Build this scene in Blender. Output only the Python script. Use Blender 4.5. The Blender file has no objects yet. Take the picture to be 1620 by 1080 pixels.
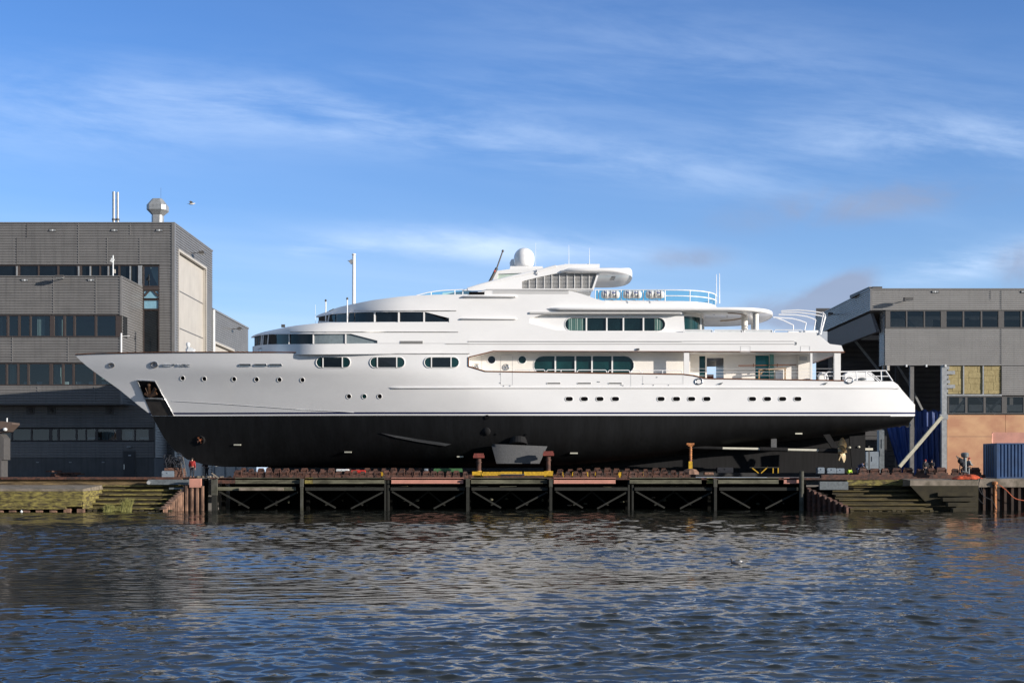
import bpy, bmesh, math, random
from mathutils import Vector, Matrix, Euler
from mathutils.geometry import tessellate_polygon
random.seed(7)
S = bpy.context.scene
COL = S.collection

# ------------------------------------------------------------------ camera
F = 2070.0            # focal length in photo pixels (1620 wide)
EYE = 3.5             # eye height above the water
HOR = 745.0
cam_d = bpy.data.cameras.new('camera'); cam = bpy.data.objects.new('camera', cam_d); COL.objects.link(cam)
cam.location = (0, 0, EYE); cam.rotation_euler = (math.radians(90), 0, 0)
cam_d.sensor_width = 36; cam_d.lens = F / 1620 * 36
cam_d.shift_y = (HOR - 540) / 1620
cam_d.clip_start = 0.5; cam_d.clip_end = 20000
S.camera = cam

# ------------------------------------------------------------------ light
SUN_AZ = math.radians(62)      # to the right, behind the camera
SUN_EL = math.radians(12.3)
sd = Vector((math.sin(SUN_AZ) * math.cos(SUN_EL), -math.cos(SUN_AZ) * math.cos(SUN_EL), math.sin(SUN_EL)))
sl = bpy.data.lights.new('sun', 'SUN'); sl.energy = 5.0; sl.angle = math.radians(0.5); sl.color = (1.0, 0.92, 0.83)
so = bpy.data.objects.new('sun', sl); COL.objects.link(so)
so.rotation_euler = sd.to_track_quat('Z', 'Y').to_euler()

W = bpy.data.worlds.new('World'); S.world = W; W.use_nodes = True
nt = W.node_tree; nt.nodes.clear()
def N(t, **kw):
    n = nt.nodes.new(t)
    for k, v in kw.items(): setattr(n, k, v)
    return n
def L(a, b): nt.links.new(a, b)
def M(op, a, b=None, c=None, clamp=False):
    n = N('ShaderNodeMath', operation=op, use_clamp=clamp)
    for i, v in enumerate((a, b, c)):
        if v is None: continue
        if isinstance(v, (int, float)): n.inputs[i].default_value = v
        else: L(v, n.inputs[i])
    return n.outputs[0]
def VN(vec, scale, detail=6, rough=0.55, dist=0.0):
    n = N('ShaderNodeTexNoise'); n.inputs['Scale'].default_value = scale; n.inputs['Detail'].default_value = detail
    n.inputs['Roughness'].default_value = rough; n.inputs['Distortion'].default_value = dist; L(vec, n.inputs['Vector'])
    return n.outputs['Fac']
def CMB(x, y, z):
    n = N('ShaderNodeCombineXYZ')
    for i, v in enumerate((x, y, z)):
        if isinstance(v, (int, float)): n.inputs[i].default_value = v
        else: L(v, n.inputs[i])
    return n.outputs[0]
def MIXC(f, a, b):
    n = N('ShaderNodeMix', data_type='RGBA')
    if isinstance(f, (int, float)): n.inputs[0].default_value = f
    else: L(f, n.inputs[0])
    for i, v in ((6, a), (7, b)):
        if isinstance(v, tuple): n.inputs[i].default_value = v + (1,)
        else: L(v, n.inputs[i])
    return n.outputs[2]
def SM(v, a, b):
    n = N('ShaderNodeMapRange', interpolation_type='SMOOTHSTEP')
    n.inputs['From Min'].default_value = a; n.inputs['From Max'].default_value = b
    L(v, n.inputs['Value']); return n.outputs['Result']
sky = N('ShaderNodeTexSky', sky_type='NISHITA'); sky.sun_disc = False
sky.sun_elevation = SUN_EL
sky.sun_rotation = math.atan2(sd.x, sd.y)
sky.air_density = 1.0; sky.dust_density = 0.6; sky.ozone_density = 2.5; sky.altitude = 0
hs = N('ShaderNodeHueSaturation'); hs.inputs['Saturation'].default_value = 1.12; hs.inputs['Value'].default_value = 1.0
hs.inputs['Hue'].default_value = 0.505
L(sky.outputs[0], hs.inputs['Color'])
tc = N('ShaderNodeTexCoord'); sep = N('ShaderNodeSeparateXYZ'); L(tc.outputs['Generated'], sep.inputs[0])
dx, dy, dz = sep.outputs
zc = M('MAXIMUM', dz, 0.0)
# flat-layer coordinates for the high cloud
den = M('ADD', zc, 0.10)
cx_ = M('DIVIDE', dx, den); cy_ = M('DIVIDE', dy, den)
rx = M('ADD', M('MULTIPLY', cx_, 0.93), M('MULTIPLY', cy_, 0.36)); ry = M('SUBTRACT', M('MULTIPLY', cy_, 0.93), M('MULTIPLY', cx_, 0.36))
cv = CMB(M('MULTIPLY', rx, 0.30), M('MULTIPLY', ry, 0.75), 3.7)
n1 = VN(cv, 0.9, 9, 0.60, 0.15)
n1b = VN(CMB(M('MULTIPLY', rx, 0.12), M('MULTIPLY', ry, 0.20), 1.3), 1.0, 4, 0.5, 0.2)
cir = M('MULTIPLY', SM(n1, 0.42, 0.78), SM(n1b, 0.36, 0.66))
veil = SM(VN(CMB(M('MULTIPLY', rx, 0.10), M('MULTIPLY', ry, 0.42), 8.2), 1.0, 5, 0.5, 0.3), 0.38, 0.70)
# heading / height coordinates for the low cloud banks
ay = M('MAXIMUM', M('ABSOLUTE', dy), 0.02)
u = M('DIVIDE', dx, ay); v = M('DIVIDE', dz, ay)
def blob(u0, v0, su, sv, slope=0.0):
    du = M('SUBTRACT', u, u0)
    a = M('DIVIDE', du, su)
    b = M('DIVIDE', M('SUBTRACT', M('SUBTRACT', v, v0), M('MULTIPLY', du, slope)), sv)
    r = M('ADD', M('MULTIPLY', a, a), M('MULTIPLY', b, b))
    return M('POWER', 2.718, M('MULTIPLY', r, -1.0))
def uv(px, py): return ((px - 810) / F, (HOR - py) / F)
us = M('ADD', v, M('MULTIPLY', u, 0.10))
nw = VN(CMB(M('MULTIPLY', u, 5.5), M('MULTIPLY', us, 30), 0.4), 1.0, 9, 0.62, 0.25)
nc = VN(CMB(M('MULTIPLY', u, 16), M('MULTIPLY', v, 24), 5.4), 1.0, 8, 0.6, 0.5)
front = SM(dy, 0.0, 0.3)
w1 = blob(*uv(760, 388), .13, .013, -0.05)
w2 = blob(*uv(1560, 412), .10, .012, 0.18)
w3 = blob(*uv(300, 190), .36, .030, 0.05)
w4 = blob(*uv(1500, 225), .16, .022, 0.02)
w5 = blob(*uv(490, 398), .04, .006, 0.05)
w6 = blob(*uv(850, 235), .24, .020, -0.16)
w7 = blob(*uv(200, 150), .20, .030, -0.08)
w8 = blob(*uv(1150, 90), .22, .045, -0.15)
ws = M('ADD', M('ADD', w1, w2), M('ADD', M('MULTIPLY', w3, 0.32), M('ADD', M('MULTIPLY', w4, 0.7), M('ADD', w5, M('ADD', M('MULTIPLY', w6, 0.5), M('ADD', M('MULTIPLY', w7, 0.30), M('MULTIPLY', w8, 0.28)))))))
wisp = M('MULTIPLY', M('MULTIPLY', SM(nw, 0.30, 0.74), ws), front)
low = M('MULTIPLY', M('POWER', 2.718, M('MULTIPLY', v, -8.0)), 0.66)
cloudf = M('ADD', M('MULTIPLY', cir, 0.30), M('ADD', M('MULTIPLY', wisp, 0.62), M('ADD', low, M('ADD', M('MULTIPLY', veil, 0.42), M('MULTIPLY', SM(dz, 0.36, 0.55), M('MULTIPLY', SM(n1, 0.3, 0.7), 0.75))))), clamp=True)  # last term adds high cloud above the view to grey the water reflections
white = (6.2, 7.6, 9.8)
tn = N('ShaderNodeMix', data_type='RGBA', blend_type='MULTIPLY'); tn.inputs[0].default_value = 1; L(hs.outputs[0], tn.inputs[6]); tn.inputs[7].default_value = (0.75, 1.11, 1.62, 1)
c1 = MIXC(cloudf, tn.outputs[2], white)
g1 = blob(*uv(1322, 468), .026, .013, 0.45)
g2 = blob(*uv(1250, 500), .060, .016, 0.10)
g3 = blob(*uv(1365, 320), .125, .019, 0.12)
g4 = blob(*uv(1080, 412), .040, .010, 0.05)
g5 = blob(*uv(1610, 420), .020, .020, 0.0)
gs = M('ADD', M('ADD', M('MULTIPLY', g1, 1.5), g2), M('ADD', M('MULTIPLY', g3, 0.60), M('ADD', M('MULTIPLY', g4, 0.62), M('MULTIPLY', g5, 0.7))))
gray = M('MULTIPLY', SM(M('MULTIPLY', gs, M('SUBTRACT', M('MULTIPLY', nc, 2.6), 0.30)), 0.12, 1.0), M('MULTIPLY', front, 0.75))
c2 = MIXC(gray, c1, (2.7, 3.1, 4.3))
bg = N('ShaderNodeBackground'); bg.inputs['Strength'].default_value = 0.092
back = M('ADD', M('MULTIPLY', SM(dy, -0.35, 0.15), 0.42), 0.58)  # sky behind the camera is dimmed to lessen fill on the facades
up = M('SUBTRACT', 1.0, M('MULTIPLY', SM(dz, 0.27, 0.75), 0.45))  # high sky dimmed as well, for less fill and less blue in the water
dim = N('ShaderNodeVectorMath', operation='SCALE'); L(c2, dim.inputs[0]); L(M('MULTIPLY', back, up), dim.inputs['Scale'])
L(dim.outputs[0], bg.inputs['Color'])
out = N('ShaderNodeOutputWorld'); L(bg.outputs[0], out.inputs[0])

S.view_settings.view_transform = 'Standard'; S.view_settings.look = 'None'
S.view_settings.exposure = 0.45; S.view_settings.gamma = 1.0; S.view_settings.use_curve_mapping = False
S.render.engine = 'CYCLES'
S.cycles.max_bounces = 6; S.cycles.transparent_max_bounces = 12

# ------------------------------------------------------------------ materials
MATS = {}
def mat(name, col, rough=0.6, metal=0.0, var=0.12, scale=3.0, stretch=(1, 1, 1), bump=0.0, bscale=20.0, col2=None, lo=0.35, hi=0.65, spec=0.5, coat=0.0, streak=0.0):
    m = bpy.data.materials.new(name); m.use_nodes = True; t = m.node_tree
    b = t.nodes['Principled BSDF']
    b.inputs['Roughness'].default_value = rough; b.inputs['Metallic'].default_value = metal
    b.inputs['Specular IOR Level'].default_value = spec
    b.inputs['Coat Weight'].default_value = coat
    g = t.nodes.new('ShaderNodeNewGeometry')
    mp = t.nodes.new('ShaderNodeMapping'); mp.inputs['Scale'].default_value = stretch
    t.links.new(g.outputs['Position'], mp.inputs['Vector'])
    n = t.nodes.new('ShaderNodeTexNoise'); n.inputs['Scale'].default_value = scale; n.inputs['Detail'].default_value = 8; n.inputs['Roughness'].default_value = 0.62
    t.links.new(mp.outputs[0], n.inputs['Vector'])
    r = t.nodes.new('ShaderNodeMapRange'); r.inputs['From Min'].default_value = lo; r.inputs['From Max'].default_value = hi
    t.links.new(n.outputs['Fac'], r.inputs['Value'])
    mx = t.nodes.new('ShaderNodeMix'); mx.data_type = 'RGBA'
    c2 = col2 if col2 else tuple(max(0, c * (1 - var)) for c in col)
    mx.inputs[6].default_value = tuple(col) + (1,); mx.inputs[7].default_value = tuple(c2) + (1,)
    t.links.new(r.outputs[0], mx.inputs[0])
    last = mx.outputs[2]
    if streak > 0:
        mp2 = t.nodes.new('ShaderNodeMapping'); mp2.inputs['Scale'].default_value = (2.2, 2.2, 0.12)
        t.links.new(g.outputs['Position'], mp2.inputs['Vector'])
        n2 = t.nodes.new('ShaderNodeTexNoise'); n2.inputs['Scale'].default_value = 1.6; n2.inputs['Detail'].default_value = 6
        t.links.new(mp2.outputs[0], n2.inputs['Vector'])
        r2 = t.nodes.new('ShaderNodeMapRange'); r2.inputs['From Min'].default_value = 0.48; r2.inputs['From Max'].default_value = 0.72
        r2.inputs['To Max'].default_value = streak
        t.links.new(n2.outputs['Fac'], r2.inputs['Value'])
        m2 = t.nodes.new('ShaderNodeMix'); m2.data_type = 'RGBA'
        t.links.new(r2.outputs[0], m2.inputs[0]); t.links.new(last, m2.inputs[6])
        m2.inputs[7].default_value = tuple(c * 0.35 for c in col) + (1,)
        last = m2.outputs[2]
    t.links.new(last, b.inputs['Base Color'])
    if bump > 0:
        nb = t.nodes.new('ShaderNodeTexNoise'); nb.inputs['Scale'].default_value = bscale; nb.inputs['Detail'].default_value = 5
        t.links.new(mp.outputs[0], nb.inputs['Vector'])
        bp = t.nodes.new('ShaderNodeBump'); bp.inputs['Strength'].default_value = 1.0; bp.inputs['Distance'].default_value = bump
        t.links.new(nb.outputs['Fac'], bp.inputs['Height']); t.links.new(bp.outputs[0], b.inputs['Normal'])
    MATS[name] = m
    return m
WHITE = mat('white_gloss_paint', (0.80, 0.79, 0.775), 0.22, var=0.05, scale=0.35, stretch=(1, 1, 2), coat=0.3, bump=0.006, bscale=0.5)
WHITE2 = mat('white_matt_paint', (0.78, 0.77, 0.75), 0.45, var=0.05, scale=1.2)
CREAM = mat('cream_paint', (0.78, 0.735, 0.67), 0.4, var=0.05, scale=0.8)
NAVY = mat('navy_stripe_paint', (0.006, 0.012, 0.07), 0.45, spec=0.15, var=0.1)
BLACK = mat('black_antifouling', (0.009, 0.0095, 0.0105), 0.6, spec=0.2, scale=0.6, stretch=(1.6, 1, .22), col2=(0.0045, 0.0047, 0.005), streak=0.6, bump=0.01, bscale=3)
SKEGM = mat('dark_grey_antifouling', (0.014, 0.014, 0.015), 0.75, spec=0.2, var=0.4, scale=1.5, stretch=(3, 1, .3), streak=0.5)
FINM = mat('grey_fin_coating', (0.10, 0.102, 0.105), 0.7, var=0.3, scale=9)
TEAK = mat('varnished_teak', (0.20, 0.075, 0.028), 0.35, var=0.35, scale=2, stretch=(.5, 2, 4))
CHROME = mat('polished_steel', (0.62, 0.62, 0.62), 0.18, 1.0, var=0.1)
RAILM = mat('white_rail_paint', (0.80, 0.80, 0.80), 0.3, var=0.03)
DGLASS = mat('dark_window_glass', (0.008, 0.012, 0.016), 0.04, var=0.5, scale=0.7, spec=0.55)
TGLASS = mat('green_window_glass', (0.007, 0.045, 0.046), 0.05, var=0.5, scale=0.5, spec=0.5)
TEALG = mat('teal_door_glass', (0.01, 0.20, 0.24), 0.08, var=0.3, scale=0.8)
LOUV = mat('louvre_grey_paint', (0.47, 0.465, 0.455), 0.5, var=0.08)
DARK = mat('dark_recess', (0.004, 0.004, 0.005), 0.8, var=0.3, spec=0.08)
HAWSE = mat('stained_pocket_steel', (0.045, 0.038, 0.032), 0.6, var=0.5, scale=1.5, col2=(0.02, 0.017, 0.015))
BRONZE = mat('propeller_bronze', (0.58, 0.47, 0.30), 0.4, 0.3, var=0.35, scale=2)
SHAFTM = mat('cream_shaft_wrap', (0.62, 0.60, 0.50), 0.6, var=0.15)
CLADL = mat('brown_grey_cladding', (0.165, 0.160, 0.156), 0.42, 0.0, var=0.16, scale=0.35, stretch=(1, 1, 3), streak=0.35)
CLADR = mat('grey_ribbed_cladding', (0.235, 0.23, 0.223), 0.42, 0.0, var=0.12, scale=0.3, stretch=(1, 1, 3), streak=0.2)
TRIML = mat('dark_trim_steel', (0.085, 0.08, 0.076), 0.45, var=0.2)
CAPM = mat('grey_roof_trim', (0.17, 0.165, 0.16), 0.4, var=0.15)
PLINTH = mat('dark_concrete_plinth', (0.10, 0.10, 0.10), 0.8, var=0.25, scale=0.8, streak=0.4)
FRAMEB = mat('brown_window_frame', (0.055, 0.042, 0.037), 0.4, var=0.15)
BEIGE = mat('beige_door_panel', (0.42, 0.39, 0.345), 0.55, var=0.10, scale=0.5, streak=0.2)
GALV = mat('galvanised_steel', (0.36, 0.37, 0.37), 0.42, 0.35, var=0.3, scale=4)
ROOM = mat('dim_room_wall', (0.06, 0.07, 0.07), 0.9, var=0.4, scale=0.6)
CURT = mat('pale_curtain', (0.42, 0.46, 0.43), 0.9, var=0.3, scale=4, stretch=(6, 1, .1))
CONC = mat('weathered_concrete', (0.24, 0.20, 0.16), 0.85, var=0.4, scale=1.2, col2=(0.10, 0.085, 0.06), bump=0.02, bscale=6)
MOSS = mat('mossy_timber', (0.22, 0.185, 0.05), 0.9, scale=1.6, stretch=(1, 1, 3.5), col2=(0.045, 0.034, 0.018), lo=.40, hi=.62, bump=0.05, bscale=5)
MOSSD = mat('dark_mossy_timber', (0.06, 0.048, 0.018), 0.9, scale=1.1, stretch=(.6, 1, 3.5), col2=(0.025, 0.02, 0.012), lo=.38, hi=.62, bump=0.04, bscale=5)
RUST = mat('rusty_steel', (0.105, 0.043, 0.027), 0.8, scale=3, col2=(0.03, 0.017, 0.014), lo=.38, hi=.62, bump=0.01, bscale=15)
RUSTP = mat('pale_rusty_sheet_pile', (0.26, 0.15, 0.10), 0.8, scale=1.8, stretch=(1, 1, .5), col2=(0.08, 0.045, 0.03), lo=.4, hi=.62, bump=0.01, bscale=10)
PRIMER = mat('pink_primer_steel', (0.50, 0.235, 0.175), 0.7, var=0.2, scale=1.5)
BEAMG = mat('grey_green_steel_beam', (0.14, 0.135, 0.09), 0.75, scale=1.2, stretch=(.5, 1, 2), col2=(0.04, 0.038, 0.022), lo=.38, hi=.64)
POSTM = mat('grey_dock_post', (0.07, 0.07, 0.06), 0.8, scale=1.5, col2=(0.035, 0.035, 0.022), lo=.35, hi=.62)
VOID = mat('black_wet_timber', (0.006, 0.006, 0.005), 0.9, spec=0.1, var=0.5)  # wet timber; the shade under the pier is put into this near-black
BRACE = mat('slimy_steel_brace', (0.014, 0.0145, 0.010), 0.8, var=0.5)
PLY = mat('plywood_sheet', (0.50, 0.29, 0.155), 0.75, scale=0.32, stretch=(1, 1, 1.4), col2=(0.39, 0.19, 0.105), lo=.40, hi=.60)
WOOL = mat('yellow_insulation', (0.34, 0.28, 0.14), 0.95, scale=1.6, col2=(0.25, 0.20, 0.095), bump=0.03, bscale=5)
TARP = mat('blue_tarpaulin', (0.02, 0.07, 0.30), 0.5, var=0.5, scale=0.9, stretch=(2, 1, .3), bump=0.15, bscale=1.5)
CONT = mat('blue_container_paint', (0.018, 0.062, 0.165), 0.5, var=0.3, scale=1.3, streak=0.4)
YEL = mat('yellow_paint', (0.62, 0.37, 0.02), 0.5, var=0.5, scale=5)
ORG = mat('orange_worn_paint', (0.52, 0.20, 0.05), 0.6, scale=5, col2=(0.20, 0.07, 0.03))
RED = mat('red_fabric', (0.30, 0.016, 0.012), 0.75, var=0.3, scale=5)
REDP = mat('red_paint', (0.50, 0.03, 0.02), 0.5, var=0.3)
GREENP = mat('green_paint', (0.05, 0.14, 0.05), 0.6, var=0.3)
ORT = mat('orange_tarpaulin', (0.62, 0.10, 0.03), 0.6, var=0.35, scale=6, bump=0.05, bscale=3)
CLOTH = mat('dark_work_fabric', (0.018, 0.02, 0.028), 0.9, var=0.3)
BLUEJ = mat('blue_overall_fabric', (0.06, 0.075, 0.15), 0.9, var=0.3)
HIVIS = mat('lime_hi_vis_fabric', (0.45, 0.75, 0.05), 0.7, var=0.1)
SKIN = mat('skin', (0.48, 0.28, 0.20), 0.6, var=0.1)
HAIR = mat('dark_hair', (0.02, 0.015, 0.012), 0.8)
HELM = mat('white_helmet', (0.6, 0.6, 0.58), 0.35)
STEELG = mat('grey_machine_steel', (0.16, 0.18, 0.19), 0.5, 0.2, var=0.4, scale=4)
GREYB = mat('grey_blue_locker_paint', (0.20, 0.24, 0.28), 0.55, var=0.2)
CONDW = mat('white_panel', (0.62, 0.64, 0.64), 0.6, var=0.15)
GRASS = mat('reed_green', (0.30, 0.29, 0.09), 0.8, var=0.4, scale=6)
FEA = mat('gull_white_feathers', (0.65, 0.63, 0.6), 0.8, var=0.1, scale=20)
FEAD = mat('gull_grey_feathers', (0.10, 0.10, 0.11), 0.8, var=0.3, scale=20)
GROUND = mat('yard_pavement', (0.20, 0.185, 0.17), 0.85, var=0.3, scale=0.4)
RAFT = mat('white_canister_plastic', (0.74, 0.73, 0.70), 0.35, var=0.12, scale=5)
BLUEP = mat('blue_marking_paint', (0.05, 0.08, 0.3), 0.5)
ROPE = mat('dark_rope', (0.03, 0.03, 0.035), 0.9)
ROPEO = mat('orange_rope', (0.45, 0.10, 0.04), 0.8)

def glassy(name, tint, refl=0.10):
    m = bpy.data.materials.new(name); m.use_nodes = True; t = m.node_tree; t.nodes.clear()
    o = t.nodes.new('ShaderNodeOutputMaterial'); mx = t.nodes.new('ShaderNodeMixShader')
    tr = t.nodes.new('ShaderNodeBsdfTransparent'); tr.inputs[0].default_value = tint + (1,)
    gl = t.nodes.new('ShaderNodeBsdfGlossy'); gl.inputs['Roughness'].default_value = 0.03
    lw = t.nodes.new('ShaderNodeFresnel'); lw.inputs['IOR'].default_value = 1.5
    ad = t.nodes.new('ShaderNodeMath'); ad.operation = 'ADD'; ad.use_clamp = True; ad.inputs[1].default_value = refl
    t.links.new(lw.outputs[0], ad.inputs[0]); t.links.new(ad.outputs[0], mx.inputs[0])
    t.links.new(tr.outputs[0], mx.inputs[1]); t.links.new(gl.outputs[0], mx.inputs[2])
    t.links.new(mx.outputs[0], o.inputs[0])
    return m
CLEARG = glassy('tinted_office_glass', (0.50, 0.60, 0.62), 0.08)
HALLG = glassy('clear_hall_glass', (0.60, 0.63, 0.65), 0.03)
AQUAG = glassy('aqua_screen_glass', (0.50, 0.82, 0.88), 0.03)

# ------------------------------------------------------------------ mesh helpers
def P(px, py, Y): return Vector(((px - 810) * Y / F, Y, EYE + (HOR - py) * Y / F))
def PX(px, Y): return (px - 810) * Y / F
def PZ(py, Y): return EYE + (HOR - py) * Y / F
def lerp(a, b, t): return a + (b - a) * t
def interp(pts, x):
    if x <= pts[0][0]: return pts[0][1]
    for (a, fa), (b, fb) in zip(pts, pts[1:]):
        if x <= b: return fa if b == a else fa + (fb - fa) * (x - a) / (b - a)
    return pts[-1][1]

class MB:
    def __init__(s): s.v = []; s.f = []
    def add(s, vs, fs):
        o = len(s.v); s.v += [Vector(v) for v in vs]; s.f += [tuple(i + o for i in f) for f in fs]; return s
    def box(s, x0, x1, y0, y1, z0, z1):
        vs = [(x, y, z) for z in (z0, z1) for y in (y0, y1) for x in (x0, x1)]
        return s.add(vs, [(0, 2, 3, 1), (4, 5, 7, 6), (0, 1, 5, 4), (2, 6, 7, 3), (0, 4, 6, 2), (1, 3, 7, 5)])
    def pbox(s, px0, px1, py0, py1, Y, d):     # front face at depth Y given in photo pixels
        return s.box(PX(px0, Y), PX(px1, Y), Y, Y + d, PZ(py1, Y), PZ(py0, Y))
    def cyl(s, a, b, r0, r1=None, n=10, caps=True):
        a = Vector(a); b = Vector(b); r1 = r0 if r1 is None else r1
        q = (b - a).to_track_quat('Z', 'Y'); vs = []
        for c, r in ((a, r0), (b, r1)):
            for i in range(n):
                t = 2 * math.pi * i / n; vs.append(c + q @ Vector((math.cos(t) * r, math.sin(t) * r, 0)))
        fs = [(i, (i + 1) % n, n + (i + 1) % n, n + i) for i in range(n)]
        if caps: fs += [tuple(reversed(range(n))), tuple(range(n, 2 * n))]
        return s.add(vs, fs)
    def tube(s, pts, r, n=6):
        for a, b in zip(pts, pts[1:]): s.cyl(a, b, r, n=n)
        return s
    def bar(s, a, b, w, h):                    # rectangular bar
        a = Vector(a); b = Vector(b); d = (b - a).normalized()
        up = Vector((0, 0, 1)) if abs(d.z) < .95 else Vector((0, 1, 0))
        sd_ = d.cross(up).normalized(); up = sd_.cross(d)
        vs = [c + sd_ * (sx * w / 2) + up * (sz * h / 2) for c in (a, b) for sx, sz in ((-1, -1), (1, -1), (1, 1), (-1, 1))]
        return s.add(vs, [(3, 2, 1, 0), (4, 5, 6, 7), (0, 1, 5, 4), (1, 2, 6, 5), (2, 3, 7, 6), (3, 0, 4, 7)])
    def lathe(s, c, prof, n=24, axis=None):    # prof: (r, h)
        c = Vector(c); q = axis.to_track_quat('Z', 'Y') if axis else None; vs = []
        for r, h in prof:
            for i in range(n):
                t = 2 * math.pi * i / n; p = Vector((r * math.cos(t), r * math.sin(t), h))
                vs.append(c + (q @ p if q else p))
        fs = [(k * n + i, k * n + (i + 1) % n, (k + 1) * n + (i + 1) % n, (k + 1) * n + i) for k in range(len(prof) - 1) for i in range(n)]
        fs += [tuple(reversed(range(n))), tuple((len(prof) - 1) * n + i for i in range(n))]
        return s.add(vs, fs)
    def prism(s, pts, y0, y1, holes=(), Y=None):
        # pts in photo pixels measured at depth Y (default y0); extruded from y0 to y1
        Y = y0 if Y is None else Y
        loops = [[P(a, b, Y) for a, b in l] for l in (list(pts),) + tuple(list(h) for h in holes)]
        flat = [p for l in loops for p in l]; n = len(flat)
        tris = tessellate_polygon(loops)
        vs = [Vector((p.x, y0, p.z)) for p in flat] + [Vector((p.x, y1, p.z)) for p in flat]
        fs = [tuple(t) for t in tris] + [tuple(i + n for i in reversed(t)) for t in tris]
        o = 0
        for l in loops:
            k = len(l)
            for i in range(k): fs.append((o + i, o + (i + 1) % k, n + o + (i + 1) % k, n + o + i))
            o += k
        return s.add(vs, fs)
    def grid(s, rows, closed=False):
        m = len(rows[0]); vs = [p for r in rows for p in r]
        fs = [(i * m + j, i * m + j + 1, (i + 1) * m + j + 1, (i + 1) * m + j) for i in range(len(rows) - 1) for j in range(m - 1)]
        return s.add(vs, fs)
    def sphere(s, c, rx, ry=None, rz=None, n=12, m=8):
        ry = rx if ry is None else ry; rz = rx if rz is None else rz; c = Vector(c)
        rows = [[c + Vector((rx * math.sin(a) * math.cos(b), ry * math.sin(a) * math.sin(b), rz * math.cos(a)))
                 for b in [2 * math.pi * j / n for j in range(n + 1)]] for a in [math.pi * i / m for i in range(m + 1)]]
        return s.grid(rows)
    def build(s, name, material, parent=None, smooth=False, merge=True, angle=35):
        org = parent_origin(parent)
        me = bpy.data.meshes.new(name); me.from_pydata([v - org for v in s.v], [], s.f)
        bm = bmesh.new(); bm.from_mesh(me)
        if merge: bmesh.ops.remove_doubles(bm, verts=bm.verts, dist=0.0004)
        bmesh.ops.recalc_face_normals(bm, faces=bm.faces)
        if smooth:
            for f in bm.faces: f.smooth = True
            for e in bm.edges:
                if len(e.link_faces) == 2 and e.calc_face_angle(0) > math.radians(angle): e.smooth = False
        bm.to_mesh(me); bm.free()
        me.materials.append(material)
        o = bpy.data.objects.new(name, me); COL.objects.link(o)
        if parent: o.parent = parent
        return o
ORG_ = {}
def parent_origin(o):
    if o is None: return Vector((0, 0, 0))
    while o.parent: o = o.parent
    return Vector(o.location)
def tag(o, label=None, cat=None, group=None, kind=None):
    if label: o['label'] = label
    if cat: o['category'] = cat
    if group: o['group'] = group
    if kind or cat: o['kind'] = kind or 'thing'
    return o
def thing(name, label, cat, loc, group=None):
    o = bpy.data.objects.new(name, None); COL.objects.link(o); o.location = loc; o.empty_display_size = 0.5
    return tag(o, label, cat, group)
def solo(mb, name, material, label, cat, loc=None, group=None, **kw):
    """a thing that is one mesh, its origin at its base"""
    loc = Vector(loc) if loc is not None else Vector((sum(v.x for v in mb.v) / len(mb.v), sum(v.y for v in mb.v) / len(mb.v), min(v.z for v in mb.v)))
    for v in mb.v: v -= loc
    o = mb.build(name, material, None, **kw); o.location = loc
    return tag(o, label, cat, group)
def copy_tree(o, parent=None):
    c = o.copy(); COL.objects.link(c); c.parent = parent
    for ch in list(o.children): copy_tree(ch, c)
    return c
def stadium(x0, x1, y0, y1, n=7):
    r = (y1 - y0) / 2; cy = (y0 + y1) / 2; pts = []
    for i in range(n + 1):
        a = math.pi / 2 + math.pi * i / n; pts.append((x0 + r + r * math.cos(a), cy - r * math.sin(a)))
    for i in range(n + 1):
        a = -math.pi / 2 + math.pi * i / n; pts.append((x1 - r + r * math.cos(a), cy - r * math.sin(a)))
    return pts
def rrect(x0, x1, y0, y1, r, n=3):
    pts = []
    for cx, cy, a0 in ((x1 - r, y0 + r, -90), (x1 - r, y1 - r, 0), (x0 + r, y1 - r, 90), (x0 + r, y0 + r, 180)):
        for i in range(n + 1):
            a = math.radians(a0 + 90 * i / n); pts.append((cx + r * math.cos(a), cy + r * math.sin(a)))
    return pts
def circ(cx, cy, r, n=20): return [(cx + r * math.cos(2 * math.pi * i / n), cy + r * math.sin(2 * math.pi * i / n)) for i in range(n)]

# cladding with horizontal ribs between plan points a and b, z0..z1, ribs stand out along nrm
def clad(mb, a, b, z0, z1, period, depth, nrm):
    a = Vector((a[0], a[1], 0)); b = Vector((b[0], b[1], 0)); nrm = Vector((nrm[0], nrm[1], 0)).normalized()
    prof = []; k = 0
    z = z0
    while z < z1 - 1e-4:
        for dz, dd in ((0, 0), (0.10, depth), (0.60, depth), (0.72, 0)):
            zz = z + dz * period
            if zz < z1: prof.append((zz, dd))
        z += period
    prof.append((z1, 0))
    rows = [[p + nrm * d + Vector((0, 0, zz)) for zz, d in prof] for p in (a, b)]
    mb.grid(rows)
    # close the ends so that ribs have thickness
    for p, r in ((a, rows[0]), (b, rows[1])):
        base = [p + Vector((0, 0, zz)) for zz, d in prof]
        mb.grid([base, r])
    return mb

# ================================================================== SETTING
QZ = 2.9      # quay level
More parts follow.
